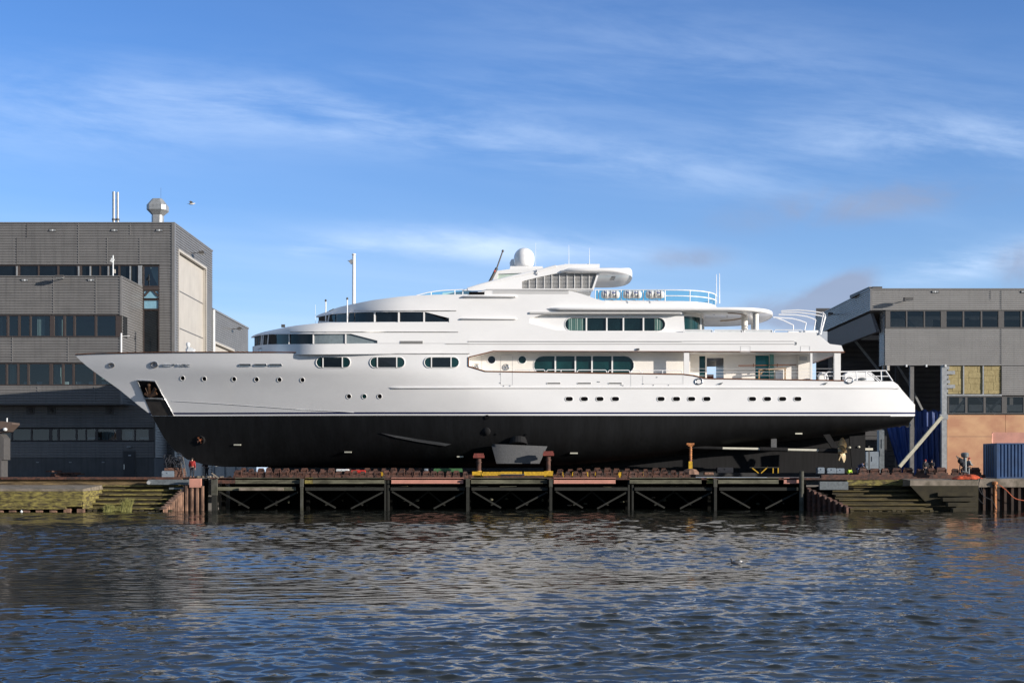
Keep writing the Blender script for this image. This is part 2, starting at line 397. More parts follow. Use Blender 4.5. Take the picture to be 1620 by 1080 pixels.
# water
wm = bpy.data.materials.new('harbour_water'); wm.use_nodes = True; t = wm.node_tree; b = t.nodes['Principled BSDF']
b.inputs['Base Color'].default_value = (0.010, 0.012, 0.010, 1); b.inputs['Roughness'].default_value = 0.02; b.inputs['IOR'].default_value = 1.333
g = t.nodes.new('ShaderNodeNewGeometry')
def wn(sx, sy, scale, detail, rough):
    mp = t.nodes.new('ShaderNodeMapping'); mp.inputs['Scale'].default_value = (sx, sy, 1); mp.inputs['Rotation'].default_value = (0, 0, math.radians(10))
    t.links.new(g.outputs['Position'], mp.inputs['Vector'])
    n = t.nodes.new('ShaderNodeTexNoise'); n.inputs['Scale'].default_value = scale; n.inputs['Detail'].default_value = detail; n.inputs['Roughness'].default_value = rough
    t.links.new(mp.outputs[0], n.inputs['Vector']); return n.outputs['Fac']
bp = t.nodes.new('ShaderNodeBump'); bp.inputs['Strength'].default_value = 1.0; bp.inputs['Distance'].default_value = 0.003
t.links.new(wn(1.0, 1.5, 7.0, 3, 0.5), bp.inputs['Height']); t.links.new(bp.outputs[0], b.inputs['Normal'])
import numpy as np
def water_mesh():
    rng = np.random.default_rng(11)
    nx, ya, yb, st = 860, 16.0, 133.0, 0.0022
    ny = int(math.log(yb / ya) / st)
    Y = ya * np.exp(np.arange(ny + 1) * st); U = np.linspace(-0.47, 0.47, nx + 1)
    X = U[None, :] * (Y[:, None] + 14); YY = np.repeat(Y[:, None], nx + 1, 1)
    Z = np.zeros_like(X)
    def patch(f, sd_):
        r = np.random.default_rng(sd_); q = np.zeros_like(X)
        for i in range(7):
            a = r.uniform(0, 6.28); k = f * r.uniform(.5, 1.8); q += np.sin(k * (X * math.cos(a) * .6 + YY * math.sin(a)) + r.uniform(0, 6.28))
        return q / 7 ** .5
    warp = patch(.35, 3) * .5; wy = patch(.5, 5) * .35
    n = 150
    amp_ = np.clip(1.0 + .42 * patch(.16, 9) + .2 * patch(.5, 4), .3, 1.9) * np.clip(.72 + (YY - 18) / 150, .7, 1.0); DX = np.zeros_like(X); DY = np.zeros_like(X); WZ = .15
    for i in range(n):
        lam = math.exp(rng.uniform(math.log(.12), math.log(2.2))); k = 2 * math.pi / lam
        a = math.radians(90 + 8) + rng.normal(0, math.radians(31 if lam < .8 else 21))
        s_ = .185 * (2 / n) ** .5 * (.6 if lam > .9 else 1)
        fade = np.clip((lam / (YY * st * 2.2)) - 1, 0, 1)
        ph = k * ((X + warp) * math.cos(a) + (YY + wy) * math.sin(a)) + rng.uniform(0, 6.28); aa = s_ / k * fade * amp_
        Z += aa * np.sin(ph); c_ = aa * np.cos(ph) * 1.3; DX += c_ * math.cos(a); DY += c_ * math.sin(a)
    co = np.stack([X + DX, YY + DY, Z + WZ], -1).reshape(-1, 3)
    i0 = (np.arange(ny)[:, None] * (nx + 1) + np.arange(nx)[None, :]).reshape(-1)
    q = np.stack([i0, i0 + 1, i0 + nx + 2, i0 + nx + 1], -1)
    nv = len(co)
    # the open harbour round the rippled stretch
    ex = np.array([(-1500, -400, .04), (1500, -400, .04), (1500, 133, .04), (-1500, 133, .04)], float)
    co = np.vstack([co, ex]); q = np.vstack([q, [[nv, nv + 1, nv + 2, nv + 3]]])
    me = bpy.data.meshes.new('water'); me.vertices.add(len(co)); me.vertices.foreach_set('co', co.reshape(-1))
    me.loops.add(q.size); me.loops.foreach_set('vertex_index', q.reshape(-1).astype(np.int32))
    me.polygons.add(len(q)); me.polygons.foreach_set('loop_start', (np.arange(len(q)) * 4).astype(np.int32)); me.polygons.foreach_set('loop_total', np.full(len(q), 4, np.int32))
    me.polygons.foreach_set('use_smooth', np.ones(len(q), bool)); me.update(); me.validate(); me.materials.append(wm)
    o_ = bpy.data.objects.new('water', me); COL.objects.link(o_); return o_
tag(water_mesh(), kind='structure')
# land
o = MB().add([(-3000, 130.5, QZ - .004), (3000, 130.5, QZ - .004), (3000, 9000, QZ - .004), (-3000, 9000, QZ - .004)], [(0, 1, 2, 3)]).build('ground', GROUND); tag(o, kind='structure')

def uneven_bar(mb, x0, x1, y0, y1, z0, z1, j=0.03):
    n = max(2, int((x1 - x0) / 0.8))
    xs = [lerp(x0, x1, i / n) for i in range(n + 1)]
    fr = [(random.uniform(-j, j), random.uniform(-j, j)) for _ in xs]
    r = [[Vector((x, y0 + a, z0)), Vector((x, y0 + a, z1 + b_)), Vector((x, y1, z1 + b_)), Vector((x, y1, z0)), Vector((x, y0 + a, z0))] for x, (a, b_) in zip(xs, fr)]
    mb.grid(r)
    for q in (r[0], r[-1]): mb.add(q[:4], [(0, 1, 2, 3)])
def sheet_pile(mb, x0, y0, x1, y1, ztop, zbot, period=0.55, depth=0.28):
    a = Vector((x0, y0, 0)); b_ = Vector((x1, y1, 0)); d = (b_ - a); Ln = d.length; d.normalize(); nr = Vector((d.y, -d.x, 0))
    pts = []; s = 0
    while s < Ln:
        for ds, dd in ((0, 0), (.35, 0), (.5, depth), (.85, depth)):
            ss = s + ds * period
            if ss <= Ln: pts.append((a + d * ss + nr * dd, ss / Ln))
        s += period
    pts.append((b_, 1))
    zt = ztop if callable(ztop) else (lambda q: ztop)
    mb.grid([[Vector((p.x, p.y, zbot)), Vector((p.x, p.y, zt(q) + random.uniform(-.03, .03)))] for p, q in pts])
    mb.grid([[Vector((p.x, p.y, zt(q))), Vector((p.x + nr.x * -.4, p.y - nr.y * .4, zt(q)))] for p, q in pts])

# ---- left quay: paved apron behind, timber-faced wall, platform, steps, sheet piles
lq = thing('quay_wall', 'mossy brown quay wall with timber steps and sheet piles on the left bank', 'quay', (-45, 113, 0))
xl = -140; xr = PX(330, 112)
m = MB(); m.box(xl, xr - .2, 114.2, 130.6, -2, QZ - .002); m.build('apron', GROUND, lq)
m = MB(); m.box(xl, xr - 1.5, 113.7, 114.4, QZ + .002, QZ + .10); m.box(PX(0, 113), PX(285, 113), 113.2, 113.6, QZ - .12, QZ + .03); m.build('edge_beam', RUST, lq)
m = MB()
for k in range(3):
    uneven_bar(m, xl, PX(285, 113), 113.5 + k * .03, 114.2, QZ - .93 + k * .31, QZ - .64 + k * .31, .02)
m.build('wall_planks', mat('brown_quay_planks', (0.19, 0.13, 0.06), .85, scale=1.2, stretch=(.4, 1, 3), col2=(0.05, 0.035, 0.02), lo=.38, hi=.62, bump=.04, bscale=5), lq)
# platform with sloping concrete top
x1 = PX(131, 107.5); x2 = PX(155, 112)
m = MB(); m.add([(xl, 107.5, 2.04), (x1, 107.5, 2.04), (x2, 113.6, 2.32), (xl, 113.6, 2.32), (xl, 107.5, 1.86), (x1, 107.5, 1.86), (x2, 113.6, 1.9), (xl, 113.6, 1.9)],
    [(0, 1, 2, 3), (0, 4, 5, 1), (1, 5, 6, 2), (4, 7, 6, 5), (3, 2, 6, 7)]); m.build('platform', CONC, lq)
m = MB()
for k, (za, zb) in enumerate(((1.42, 1.86), (1.02, 1.40), (.60, 1.0), (.38, .58))):
    uneven_bar(m, xl, x1 - .06 * k - (k > 2) * 1.2, 107.55 - .05 * k, 113, za, zb, .03)
    m.add([(x1 - .05, 107.6, za), (x2 - .05, 113.5, za), (x2 - .05, 113.5, zb), (x1 - .05, 107.6, zb)], [(0, 1, 2, 3)])
m.build('facing_timber', MOSS, lq)
x = xl
m = MB()
while x < x1 - .5:
    m.box(x, x + .55, 107.62, 108.0, -.6, .40 + random.uniform(-.06, .04)); x += 1.1 + random.uniform(-.08, .08)
m.build('toe_pile', RUSTP, lq)
# steps going down to the water
m = MB(); r2 = MB()
for k in range(7):
    z = QZ - .60 - k * .37; y = 113.2 - k * .72
    uneven_bar(m, PX(158 - k * 4.3, y), PX(287 - k * 3.4, y), y - .10, y + .9, z - .13, z, .03)
    uneven_bar(r2, PX(158 - k * 4.3, y), PX(287 - k * 3.4, y), y + .12, y + .9, z - .37, z - .12, .02)
m.build('steps', MOSS, lq); r2.build('riser', MOSSD, lq)  # risers darker than treads: shade under the nosings is in their colour
m = MB()
for i in range(16):
    xx = lerp(PX(130, 108.6), PX(266, 108.6), i / 15); m.box(xx, xx + .3, 108.5, 108.8, -.5, .28 + random.uniform(-.08, .08))
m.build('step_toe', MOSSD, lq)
m = MB(); sheet_pile(m, PX(258, 108.2), 108.2, PX(292, 112), 112, lambda q: lerp(.35, 2.0, q), -1, .42, .22); m.build('sheet_pile', RUSTP, lq)
m = MB(); sheet_pile(m, PX(290, 111.6), 111.6, PX(323, 111.6), 111.6, 2.25, -1, .46, .24); m.build('sheet_pile', RUSTP, lq)
m = MB(); m.box(PX(300, 111.4), PX(318, 111.4), 111.3, 111.7, 2.12, QZ - .02); m.build('end_plate', PRIMER, lq)
m = MB(); m.box(PX(235, 112.6), PX(300, 112.6), 112.4, 112.9, QZ - .55, QZ - .12); m.box(PX(268, 112.2), PX(300, 112.2), 112.1, 112.4, QZ - .95, QZ - .8); m.build('fender_beam', STEELG, lq)
m = MB(); m.cyl(P(235, 763, 112.2), P(235, 763, 112.9), .16, n=12); m.build('pipe_end', GALV, lq)
m = MB(); sheet_pile(m, PX(323, 112), 112, PX(334, 130), 130, QZ - .05, -1); m.build('sheet_pile', VOID, lq)

# reed tufts at the foot of the steps
def tuft(px, py, n, h, label):
    m = MB(); Y = 108.2; c = P(px, py, Y)
    for i in range(n):
        a = random.uniform(0, 6.28); r = random.uniform(0, .38); p = c + Vector((r * math.cos(a) * 1.3, r * math.sin(a) * .3, 0))
        hh = h * random.uniform(.5, 1); ln = Vector((random.gauss(0, .18), random.gauss(0, .1), 0)); w = random.uniform(.012, .03)
        mid = p + ln * .4 + Vector((0, 0, hh * .6)); tip = p + ln * 1.4 + Vector((0, 0, hh))
        m.add([p + Vector((-w, 0, 0)), p + Vector((w, 0, 0)), mid + Vector((w * .8, 0, 0)), tip, mid - Vector((w * .8, 0, 0))], [(0, 1, 2, 3, 4)])
    solo(m, 'reed_tuft', GRASS, label, 'plant', c, 'reeds growing at the foot of the steps', merge=False)
tuft(172, 809, 120, .75, 'smaller pale green tuft of reeds at the foot of the left steps')
tuft(187, 808, 70, .55, 'lowest sparse tuft of reeds between two taller ones on the left steps')
tuft(200, 809, 170, 1.25, 'taller green tuft of reeds with feathery tops growing on the left steps')

# ---- right quay
rq = thing('quay_wall', 'dark mossy quay wall with shaded steps and a concrete landing on the right bank', 'quay', (45, 113, 0))
xr0 = PX(1275, 112); xe = 150
m = MB(); m.box(xr0 + .3, xe, 114.0, 130.6, -2, QZ - .002); m.build('apron', GROUND, rq)
m = MB(); m.box(xr0, PX(1548, 113), 113.0, 114.0, QZ - .14, QZ + .02); m.build('edge_beam', RUST, rq)
m = MB(); uneven_bar(m, PX(1340, 112.6), PX(1548, 112.6), 112.6, 113.6, QZ - .62, QZ - .16, .03); m.build('wall_planks', MOSS, rq)
m = MB(); m.box(PX(1297, 112), PX(1342, 112), 112.0, 112.5, QZ - .98, QZ - .28); m.build('fender_beam', STEELG, rq)
m = MB(); sheet_pile(m, PX(1276, 112), 112, PX(1345, 108.5), 108.5, lambda q: lerp(2.1, .45, q), -1, .55, .25); m.build('sheet_pile', RUST, rq)
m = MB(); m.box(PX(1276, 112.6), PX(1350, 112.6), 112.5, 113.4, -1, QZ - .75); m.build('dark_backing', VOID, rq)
m = MB(); r2 = MB()
for k in range(7):
    z = QZ - .66 - k * .37; y = 112.9 - k * .68
    uneven_bar(m, PX(1312 + k * 5.0, y), PX(1460 + k * 3, y), y - .10, y + .9, z - .13, z, .03)
    uneven_bar(r2, PX(1312 + k * 5.0, y), PX(1460 + k * 3, y), y + .12, y + .9, z - .37, z - .12, .02)
r2.build('riser', MOSSD, rq)  # darker moss puts the shade below each tread into the riser
m.build('steps', mat('brown_mossy_step', (0.10, 0.075, 0.022), .9, scale=1.0, stretch=(.6, 1, 3.5), col2=(0.045, 0.035, 0.015), lo=.38, hi=.62, bump=.04, bscale=5), rq)  # moss colour darkened to carry the shade on these steps
m = MB()
for i in range(19):
    xx = lerp(PX(1345, 108.6), PX(1478, 108.6), i / 18); m.box(xx, xx + .3, 108.5, 108.8, -.5, .22 + random.uniform(-.08, .08))
m.build('step_toe', MOSSD, rq)
m = MB(); xa = PX(1440, 110.5); xb = PX(1548, 110.5)
m.add([(xa, 110.5, QZ - .16), (xb, 110.5, QZ - .16), (xb, 113.2, QZ - .05), (xa, 113.2, QZ - .05), (xa, 110.5, QZ - .62), (xb, 110.5, QZ - .62), (xb, 113.2, QZ - .7), (xa, 113.2, QZ - .7)],
    [(0, 1, 2, 3), (0, 4, 5, 1), (1, 5, 6, 2), (4, 7, 6, 5), (0, 3, 7, 4)]); m.build('landing', CONC, rq)
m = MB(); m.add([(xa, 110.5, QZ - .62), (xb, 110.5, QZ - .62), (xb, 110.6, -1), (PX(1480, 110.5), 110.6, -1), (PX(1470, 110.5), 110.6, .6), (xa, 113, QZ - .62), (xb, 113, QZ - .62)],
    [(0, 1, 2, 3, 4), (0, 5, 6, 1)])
m.build('landing_wall', mat('shaded_black_moss', (.035, .028, .012), .9, var=.5, scale=1.5), rq)  # shade under the landing is put into this blackish colour
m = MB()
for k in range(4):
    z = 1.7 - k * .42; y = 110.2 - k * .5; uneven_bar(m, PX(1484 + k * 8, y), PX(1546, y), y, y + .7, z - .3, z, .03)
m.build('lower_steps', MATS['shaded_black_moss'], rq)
m = MB(); uneven_bar(m, PX(1548, 111), xe, 111.0, 114.0, QZ - .75, QZ - .03, .03); m.build('coping', CONC, rq)
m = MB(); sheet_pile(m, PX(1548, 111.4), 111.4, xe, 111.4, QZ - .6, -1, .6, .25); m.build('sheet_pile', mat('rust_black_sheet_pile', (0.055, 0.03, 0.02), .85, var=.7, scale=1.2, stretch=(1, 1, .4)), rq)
m = MB(); m.box(xr0 - .1, xr0 + .25, 113, 130, -1, QZ - .1); m.build('side_wall', VOID, rq)

# orange mooring post, ropes
m = MB(); c = P(1574, 802, 110.9); m.cyl((c.x, c.y, -.6), (c.x, c.y, 2.35), .11, n=10); m.lathe((c.x, c.y, 2.35), [(.11, 0), (.22, .04), (.24, .22), (.12, .30)], 12)
m.bar((c.x + .1, c.y, .1), (c.x + .1, c.y, 2.3), .12, .08)
solo(m, 'mooring_post', ORG, 'slender rusty orange mooring post standing in front of the right quay wall', 'post', (c.x, c.y, 0))
def rope(pts, r, material, label, Y=110.6):
    m = MB(); ps = []
    V = [P(a, b_, Y - (i % 2) * .05) for i, (a, b_) in enumerate(pts)]
    for i in range(len(V) - 1):
        p0 = V[max(0, i - 1)]; p1 = V[i]; p2 = V[i + 1]; p3 = V[min(len(V) - 1, i + 2)]
        for k in range(5):
            s = k / 5; ps.append(.5 * ((2 * p1) + (p2 - p0) * s + (2 * p0 - 5 * p1 + 4 * p2 - p3) * s * s + (3 * p1 - 3 * p2 + p3 - p0) * s ** 3))
    ps.append(V[-1]); m.tube(ps, r, 5)
    return solo(m, 'mooring_rope', material, label, 'rope', group='ropes hanging on the quay')
rope([(1552, 752), (1548, 770), (1556, 784), (1570, 792), (1576, 806)], .035, ROPE, 'longest black rope looping down the right quay wall to the water')
rope([(1550, 756), (1546, 780), (1549, 790), (1558, 796), (1552, 770)], .03, ROPE, 'short black rope loop hanging on the mossy right quay wall')
rope([(1580, 766), (1592, 775), (1606, 788), (1625, 792)], .04, ROPEO, 'orange rope sagging rightwards from the orange mooring post')
# orange sheet on the landing
def crumpled(x0, x1, y0, y1, z, h, nx=30, ny=8, seed=1):
    rnd = random.Random(seed); ph = [(rnd.uniform(1, 5), rnd.uniform(0, 6), rnd.uniform(.3, 1)) for _ in range(6)]
    rows = []
    for i in range(nx + 1):
        r = []
        for j in range(ny + 1):
            s = i / nx; w = j / ny; e = math.sin(math.pi * s) ** .5 * math.sin(math.pi * w) ** .5
            hh = sum(a * abs(math.sin(f * 3 * s + p + w * f)) for f, p, a in ph) / 3
            r.append(Vector((lerp(x0, x1, s), lerp(y0, y1, w) + .08 * math.sin(9 * s), z + .02 + h * e * (.35 + .65 * hh))))
        rows.append(r)
    return MB().grid(rows)
solo(crumpled(PX(1507, 112), PX(1552, 112), 111.0, 112.6, QZ - .1, .42, seed=4), 'crumpled_tarp', ORT, 'crumpled bright orange sheet lying on the right quay beside the blue container', 'tarpaulin', smooth=True)

# ---- slipway pier between the quays
pier = thing('slipway_pier', 'long steel and timber slipway pier on posts and cross braces under the yacht', 'pier', (0, 113, 0))
xa = PX(334, 112) - .1; xb = PX(1276, 112)
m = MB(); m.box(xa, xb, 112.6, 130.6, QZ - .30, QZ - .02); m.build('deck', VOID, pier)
m = MB(); m.box(xa, xb, 112.1, 112.7, QZ - .13, QZ + .06); m.build('rail_beam', RUST, pier)
posts = [338.7, 477, 612, 740, 871.5, 998, 1132, 1268]
post_w = [9, 5, 8, 6, 5.5, 9, 5.5, 9]
for i, (p, w) in enumerate(zip(posts, post_w)):
    m = MB(); Y = 111.7
    if i in (2, 5):
        m.pbox(p - w / 2, p - w / 2 + 3, 757, 815, Y + .5, .3); m.pbox(p + w / 2 - 3, p + w / 2, 757, 815, Y + .5, .3); m.build('post', BRACE, pier)
    else:
        if i == 7: m.cyl((PX(p, Y), Y, -.6), (PX(p, Y), Y, PZ(745, Y)), .20, n=12)
        else: m.pbox(p - w / 2, p + w / 2, 757, 783 if i == 0 else 770, Y, .35)
        m.build('post', POSTM, pier)
        if i != 7: MB().pbox(p - w / 2 + .6, p + w / 2 - .6, 768, 815, Y + .06, .3).build('post', BRACE if i != 1 else POSTM, pier)
    for k in (1, 2, 3):
        m = MB(); m.box(PX(p, Y) - .15, PX(p, Y) + .15, Y + 3.5 * k, Y + 3.5 * k + .3, -.5, QZ - .3); m.build('rear_post', VOID, pier)
# long front girders
gird = [(344, 372, RUST), (372, 474, BEAMG), (482, 495, MOSS), (495, 608, BEAMG), (619, 733, PRIMER), (745, 866, BEAMG), (876, 974, PRIMER), (996, 1110, BEAMG), (1118, 1128, MOSS), (1136, 1232, BEAMG), (1240, 1264, PRIMER)]
for a, b_, mt in gird:
    m = MB(); Y = 112.0
    m.pbox(a, b_, 755.2, 756.2, Y - .02, .3); m.pbox(a + .2, b_ - .2, 756.1, 763.5, Y + .1, .12); m.pbox(a, b_, 763.4, 764.6, Y - .02, .3)
    m.build('girder', mt, pier)
for (a, b_), mt in zip(zip(posts, posts[1:]), [BEAMG, BRACE, BRACE, BRACE, BRACE, BRACE, BRACE]):
    dx_ = 4 if mt is BEAMG else 0
    m = MB(); m.pbox(a + 6, b_ - 5 - dx_, 770.5 - (.5 if dx_ else 0), 775.5, 112.1, .25); m.build('waler', mt, pier)
    for (p0, q0, p1, q1), Y in (((a + 8, 777, lerp(a, b_, .40), 803), 112.3), ((b_ - 6, 778, lerp(a, b_, .58), 804), 112.35), ((lerp(a, b_, .28), 799, lerp(a, b_, .52), 777), 116), ((lerp(a, b_, .72), 799, lerp(a, b_, .5), 776), 116)):
        m = MB(); m.bar(P(p0, q0, Y), P(p1, q1, Y), .12, .14); m.build('brace', BRACE, pier)
MB().pbox(378, 448, 771, 775.4, 111.75, .2).build('pale_waler', CONC, pier)
# planks and rubble lying on the lower walers
for i in range(34):
    px = random.uniform(350, 1255); Y = random.uniform(112.4, 118); w = random.uniform(6, 34); py = 770.3 + random.uniform(-2.4, -.2)
    m = MB(); m.bar(P(px, py, Y), P(px + w, py + random.uniform(-1.5, 1.5), Y + random.uniform(-.5, .5)), .16, .05); m.build('loose_plank', BEAMG if i % 3 else MOSSD, pier)
for i in range(22):
    px = random.uniform(350, 1255); Y = random.uniform(115, 120); c = P(px, random.uniform(786, 800), Y)
    m = MB(); m.sphere(c, random.uniform(.08, .25), .15, random.uniform(.06, .16), 7, 4); m.build('slime_lump', BEAMG if i % 3 else CONC, pier, smooth=True)
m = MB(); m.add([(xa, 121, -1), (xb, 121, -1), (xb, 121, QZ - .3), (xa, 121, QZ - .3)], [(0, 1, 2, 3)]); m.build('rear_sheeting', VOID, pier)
# loose stump lashed to the first post
m = MB(); m.bar(P(335, 748, 111.5), P(346, 756, 111.5), .12, .10); m.build('broken_timber', CONC, pier)

# ================================================================== BUILDINGS
def window_band(parent, Y, y0, y1, panes, fx0, fx1, glass=CLEARG, fmat=FRAMEB, depth=.35, fw=1.2, sub=True, inset=.10):
    """horizontal ribbon of windows between photo rows y0..y1 on the wall plane Y; each pane a window part with its own glass"""
    m = MB(); m.pbox(fx0, fx1, y0 - fw, y0 + .25, Y - .04, depth); m.pbox(fx0, fx1, y1 - .25, y1 + fw, Y - .06, depth)
    edges = [fx0] + [q for p in panes for q in p] + [fx1]
    for a, b_ in zip(edges[0::2], edges[1::2]):
        if b_ - a > .2: m.pbox(a, b_, y0 + .26, y1 - .26, Y - .01, depth - .05)
    m.build('window_frame', fmat, parent)
    for a, b_ in panes:
        w = MB(); w.pbox(a, b_, y0 + .2, y0 + .7, Y + .02, .08); w.pbox(a, b_, y1 - .7, y1 - .2, Y + .02, .08); w.pbox(a, a + .5, y0 + .7, y1 - .7, Y + .02, .08); w.pbox(b_ - .5, b_, y0 + .7, y1 - .7, Y + .02, .08)
        wo = w.build('window', fmat, parent)
        g_ = MB(); g_.add([P(a + .4, y0 + .4, Y + inset), P(b_ - .4, y0 + .4, Y + inset), P(b_ - .4, y1 - .4, Y + inset), P(a + .4, y1 - .4, Y + inset)], [(0, 1, 2, 3)]); g_.build('pane', glass, wo)
def flood(parent, c, face=(0, -1), s=1.0):
    c = Vector(c); f = Vector((face[0], face[1], 0)); sd_ = Vector((-f.y, f.x, 0))
    m = MB(); m.bar(c, c + f * .75 * s, .07, .07); o_ = m.build('flood_arm', TRIML, parent)
    h = c + f * .95 * s
    m = MB(); m.bar(h - sd_ * .33 * s + Vector((0, 0, .05)), h + sd_ * .33 * s + Vector((0, 0, .05)), .45 * s, .22 * s); m.build('flood_head', TRIML, o_)
    m = MB(); m.bar(h - sd_ * .28 * s + Vector((0, 0, -.09)), h + sd_ * .28 * s + Vector((0, 0, -.09)), .36 * s, .05); m.build('flood_glass', CONDW, o_)
def emerg(parent, px, py, Y):
    m = MB(); m.pbox(px - 6, px + 6, py - 2, py + 2, Y - .10, .1); o_ = m.build('ventilation_slot', TRIML, parent)
    for k in (-3.4, 0.0, 3.4):
        m = MB(); m.pbox(px + k - 1.3, px + k + 1.3, py - 1.2, py + 1.2, Y - .16, .06); m.build('slot_cover', GALV if k else CONDW, o_)

# ---------- left: office annexe in front of the hall
YA = 129.0; YH = 136.3
ann = thing('office_building', 'brown grey ribbed office annexe with two ribbon windows left of the yacht bow', 'building', (PX(60, YA), YA, QZ))
XL = -95
def cladbox(parent, name, material, x0, x1, Y, py0, py1, period=.262, depth=.075, side=None, ycap=None):
    m = MB(); clad(m, (x0, Y), (x1, Y), PZ(py1, YA if Y < 130 else YH), PZ(py0, YA if Y < 130 else YH), period, depth, (0, -1))
    return m.build(name, material, parent)
xA = PX(192, YA)
za = lambda py: PZ(py, YA)
def wallpiece(parent, a, b_, z0, z1, nrm, material=CLADL, period=.262, depth=.075, name='cladding'):
    m = MB(); clad(m, a, b_, z0, z1, period, depth, nrm); return m.build(name, material, parent)
wallpiece(ann, (XL, YA), (xA - .12, YA), za(497), za(438.5), (0, -1))
wallpiece(ann, (XL, YA), (xA - .12, YA), za(573.2), za(533.5), (0, -1))
wallpiece(ann, (XL, YA), (xA - .12, YA), za(638), za(609.8), (0, -1))
# core behind the cladding, leaving the office rooms open
m = MB()
for a, b_ in ((437.5, 498), (532.5, 574), (609, 639)): m.box(XL, xA - .02, YA + .06, YH + 1, za(b_), za(a))
m.build('floor_slab', TRIML, ann)
m = MB(); m.box(XL, xA - .3, YA + 4.2, YA + 4.4, za(609), za(437)); m.build('room_wall', ROOM, ann)
m = MB(); m.box(XL, xA + .02, YA - .10, YH + .5, za(437.6), za(436.2)); m.build('roof_trim', CAPM, ann)
for a, b_ in ((437, 499), (532.5, 574), (609, 639.5)): MB().box(xA - .14, xA + .06, YA - .10, YA + .12, za(b_), za(a)).build('corner_trim', CAPM, ann)
m = MB(); m.box(XL, xA, YA - .12, YA + .1, za(640.2), za(638)); m.build('soffit_trim', TRIML, ann)
# side face: ribs to the right
wallpiece(ann, (xA, YA + .1), (xA, YH), za(638), za(438.5), (1, 0))
m = MB(); m.box(xA + .08, xA + .12, YA + .35, YA + 1.6, za(532), za(499)); m.build('side_window', DGLASS, ann)
panes = [(-72, -42), (-38, -10), (-6, 10.5), (13.5, 28.5), (31.6, 46.8), (49, 79), (85.6, 100.2), (103.4, 116), (119, 149.8), (152.8, 183)]
panes2 = [(-72, -42), (-38, -10), (-6, 9), (11.6, 27), (29.6, 43.2), (46, 78), (83, 98), (101, 114.6), (117.4, 148), (150.6, 181)]
window_band(ann, YA, 499, 532, panes, -76, 191, fw=.8)
window_band(ann, YA, 575, 608.6, panes2, -76, 191, fw=.8)
# things seen in the rooms
for a, b_, p0, p1 in ((58, 70, 500, 531), (92, 98, 502, 531), (0, 3, 500, 531), (86, 96, 577, 596), (15, 26, 577, 606), (160, 163, 580, 600), (84, 100, 596, 607)):
    m = MB(); rr = []
    for i in range(25):
        x = lerp(PX(a, YA + .5), PX(b_, YA + .5), i / 24); rr.append([Vector((x, YA + .6 + .06 * math.sin(i * 1.9), PZ(p1, YA + .5))), Vector((x, YA + .6 + .06 * math.sin(i * 1.9), PZ(p0, YA + .5)))])
    m.grid(rr); m.build('curtain', CURT, ann)
m = MB()
for k in range(9): m.box(XL + 46 + k * 1.3, XL + 46.5 + k * 1.3, YA + 2.4, YA + 3.0, za(608), za(601))
m.build('office_furniture', CONDW, ann)
emerg(ann, 39, 443, YA); emerg(ann, 144, 443, YA)
flood(ann, (PX(101, YA), YA, za(441)), s=1.15)
# ground floor, set back
YG = 131.6; zg = lambda py: PZ(py, YG); xG = PX(245, YG)
wallpiece(ann, (XL, YG), (xG - .1, YG), zg(676), zg(641), (0, -1), depth=.05)
wallpiece(ann, (XL, YG), (xG - .1, YG), zg(723.5), zg(698.5), (0, -1), depth=.05)
wallpiece(ann, (xG, YG + .05), (xG, YH + 2.5), zg(723.5), zg(645), (1, 0), depth=.05)
m = MB(); m.box(XL, xG - .06, YG + .06, YG + .5, zg(724), zg(698.6)); m.box(XL, xG - .06, YG + .06, YG + .5, zg(676), zg(641))
m.box(XL, xG - .04, YG - .02, YH + 2.3, QZ - .1, zg(724)); m.box(XL, xG - .06, YG + 2.6, YH + 2.3, zg(724), zg(645)); m.build('plinth_wall', PLINTH, ann)
m = MB(); m.box(xG - .1, xG + .05, YG - .06, YG + .1, zg(724), zg(645)); m.build('corner_trim', TRIML, ann)
gp = [(-60, -35), (-30, -6), (2, 18), (20, 49), (51, 78), (82, 91), (94, 120), (122, 135.5), (137, 151.5), (154.5, 184), (192, 212.5), (214.5, 235.5)]
window_band(ann, YG, 678, 696.5, gp, -64, 245, fw=.8, inset=.06)
m = MB()
for a, b_ in ((137.5, 151.5), (154.5, 158), (161, 164), (221.5, 235)): m.pbox(a, b_, 691.5, 694, YG + 1.2, .1)
m.build('bright_window_sill', CONDW, ann)
for a, b_ in ((196, 208), (160, 180)):
    rr = []
    for i in range(20):
        x = lerp(PX(a, YG + .5), PX(b_, YG + .5), i / 19); rr.append([Vector((x, YG + .8 + .1 * math.sin(i * 1.3), zg(696))), Vector((x + .1 * math.sin(i), YG + .8, zg(681)))])
    m = MB(); m.grid(rr); m.build('curtain', GALV, ann)
for px in (48, 81, 173):
    m = MB(); m.pbox(px - 6.5, px + 6.5, 643, 655.5, YG - .1, .12); o_ = m.build('wall_vent', TRIML, ann)
    c = P(px, 650, YG - .12); m = MB(); m.lathe(c, [(.22, 0), (.24, .12), (.1, .2)], 12, Vector((0, -1, 0))); m.build('vent_hood', PLINTH, o_)
m = MB(); m.pbox(194, 214.5, 712.4, 755, YG - .12, .16); m.build('door_frame', TRIML, ann)
m = MB(); m.pbox(195.3, 213.3, 713.8, 755, YG - .17, .12); d_ = m.build('door', mat('dark_steel_door', (.03, .03, .032), .5), ann)
m = MB(); m.pbox(203, 207, 719.3, 720.7, YG - .20, .02); m.build('door_plate', CONDW, d_)
m = MB(); m.pbox(195.9, 196.7, 734, 742, YG - .25, .05); m.build('handle', CHROME, d_)
m = MB(); c = P(204, 706.5, YG - .2); m.sphere(c, .28, .14, .12, 12, 6); m.build('lamp', GALV, ann, smooth=True)
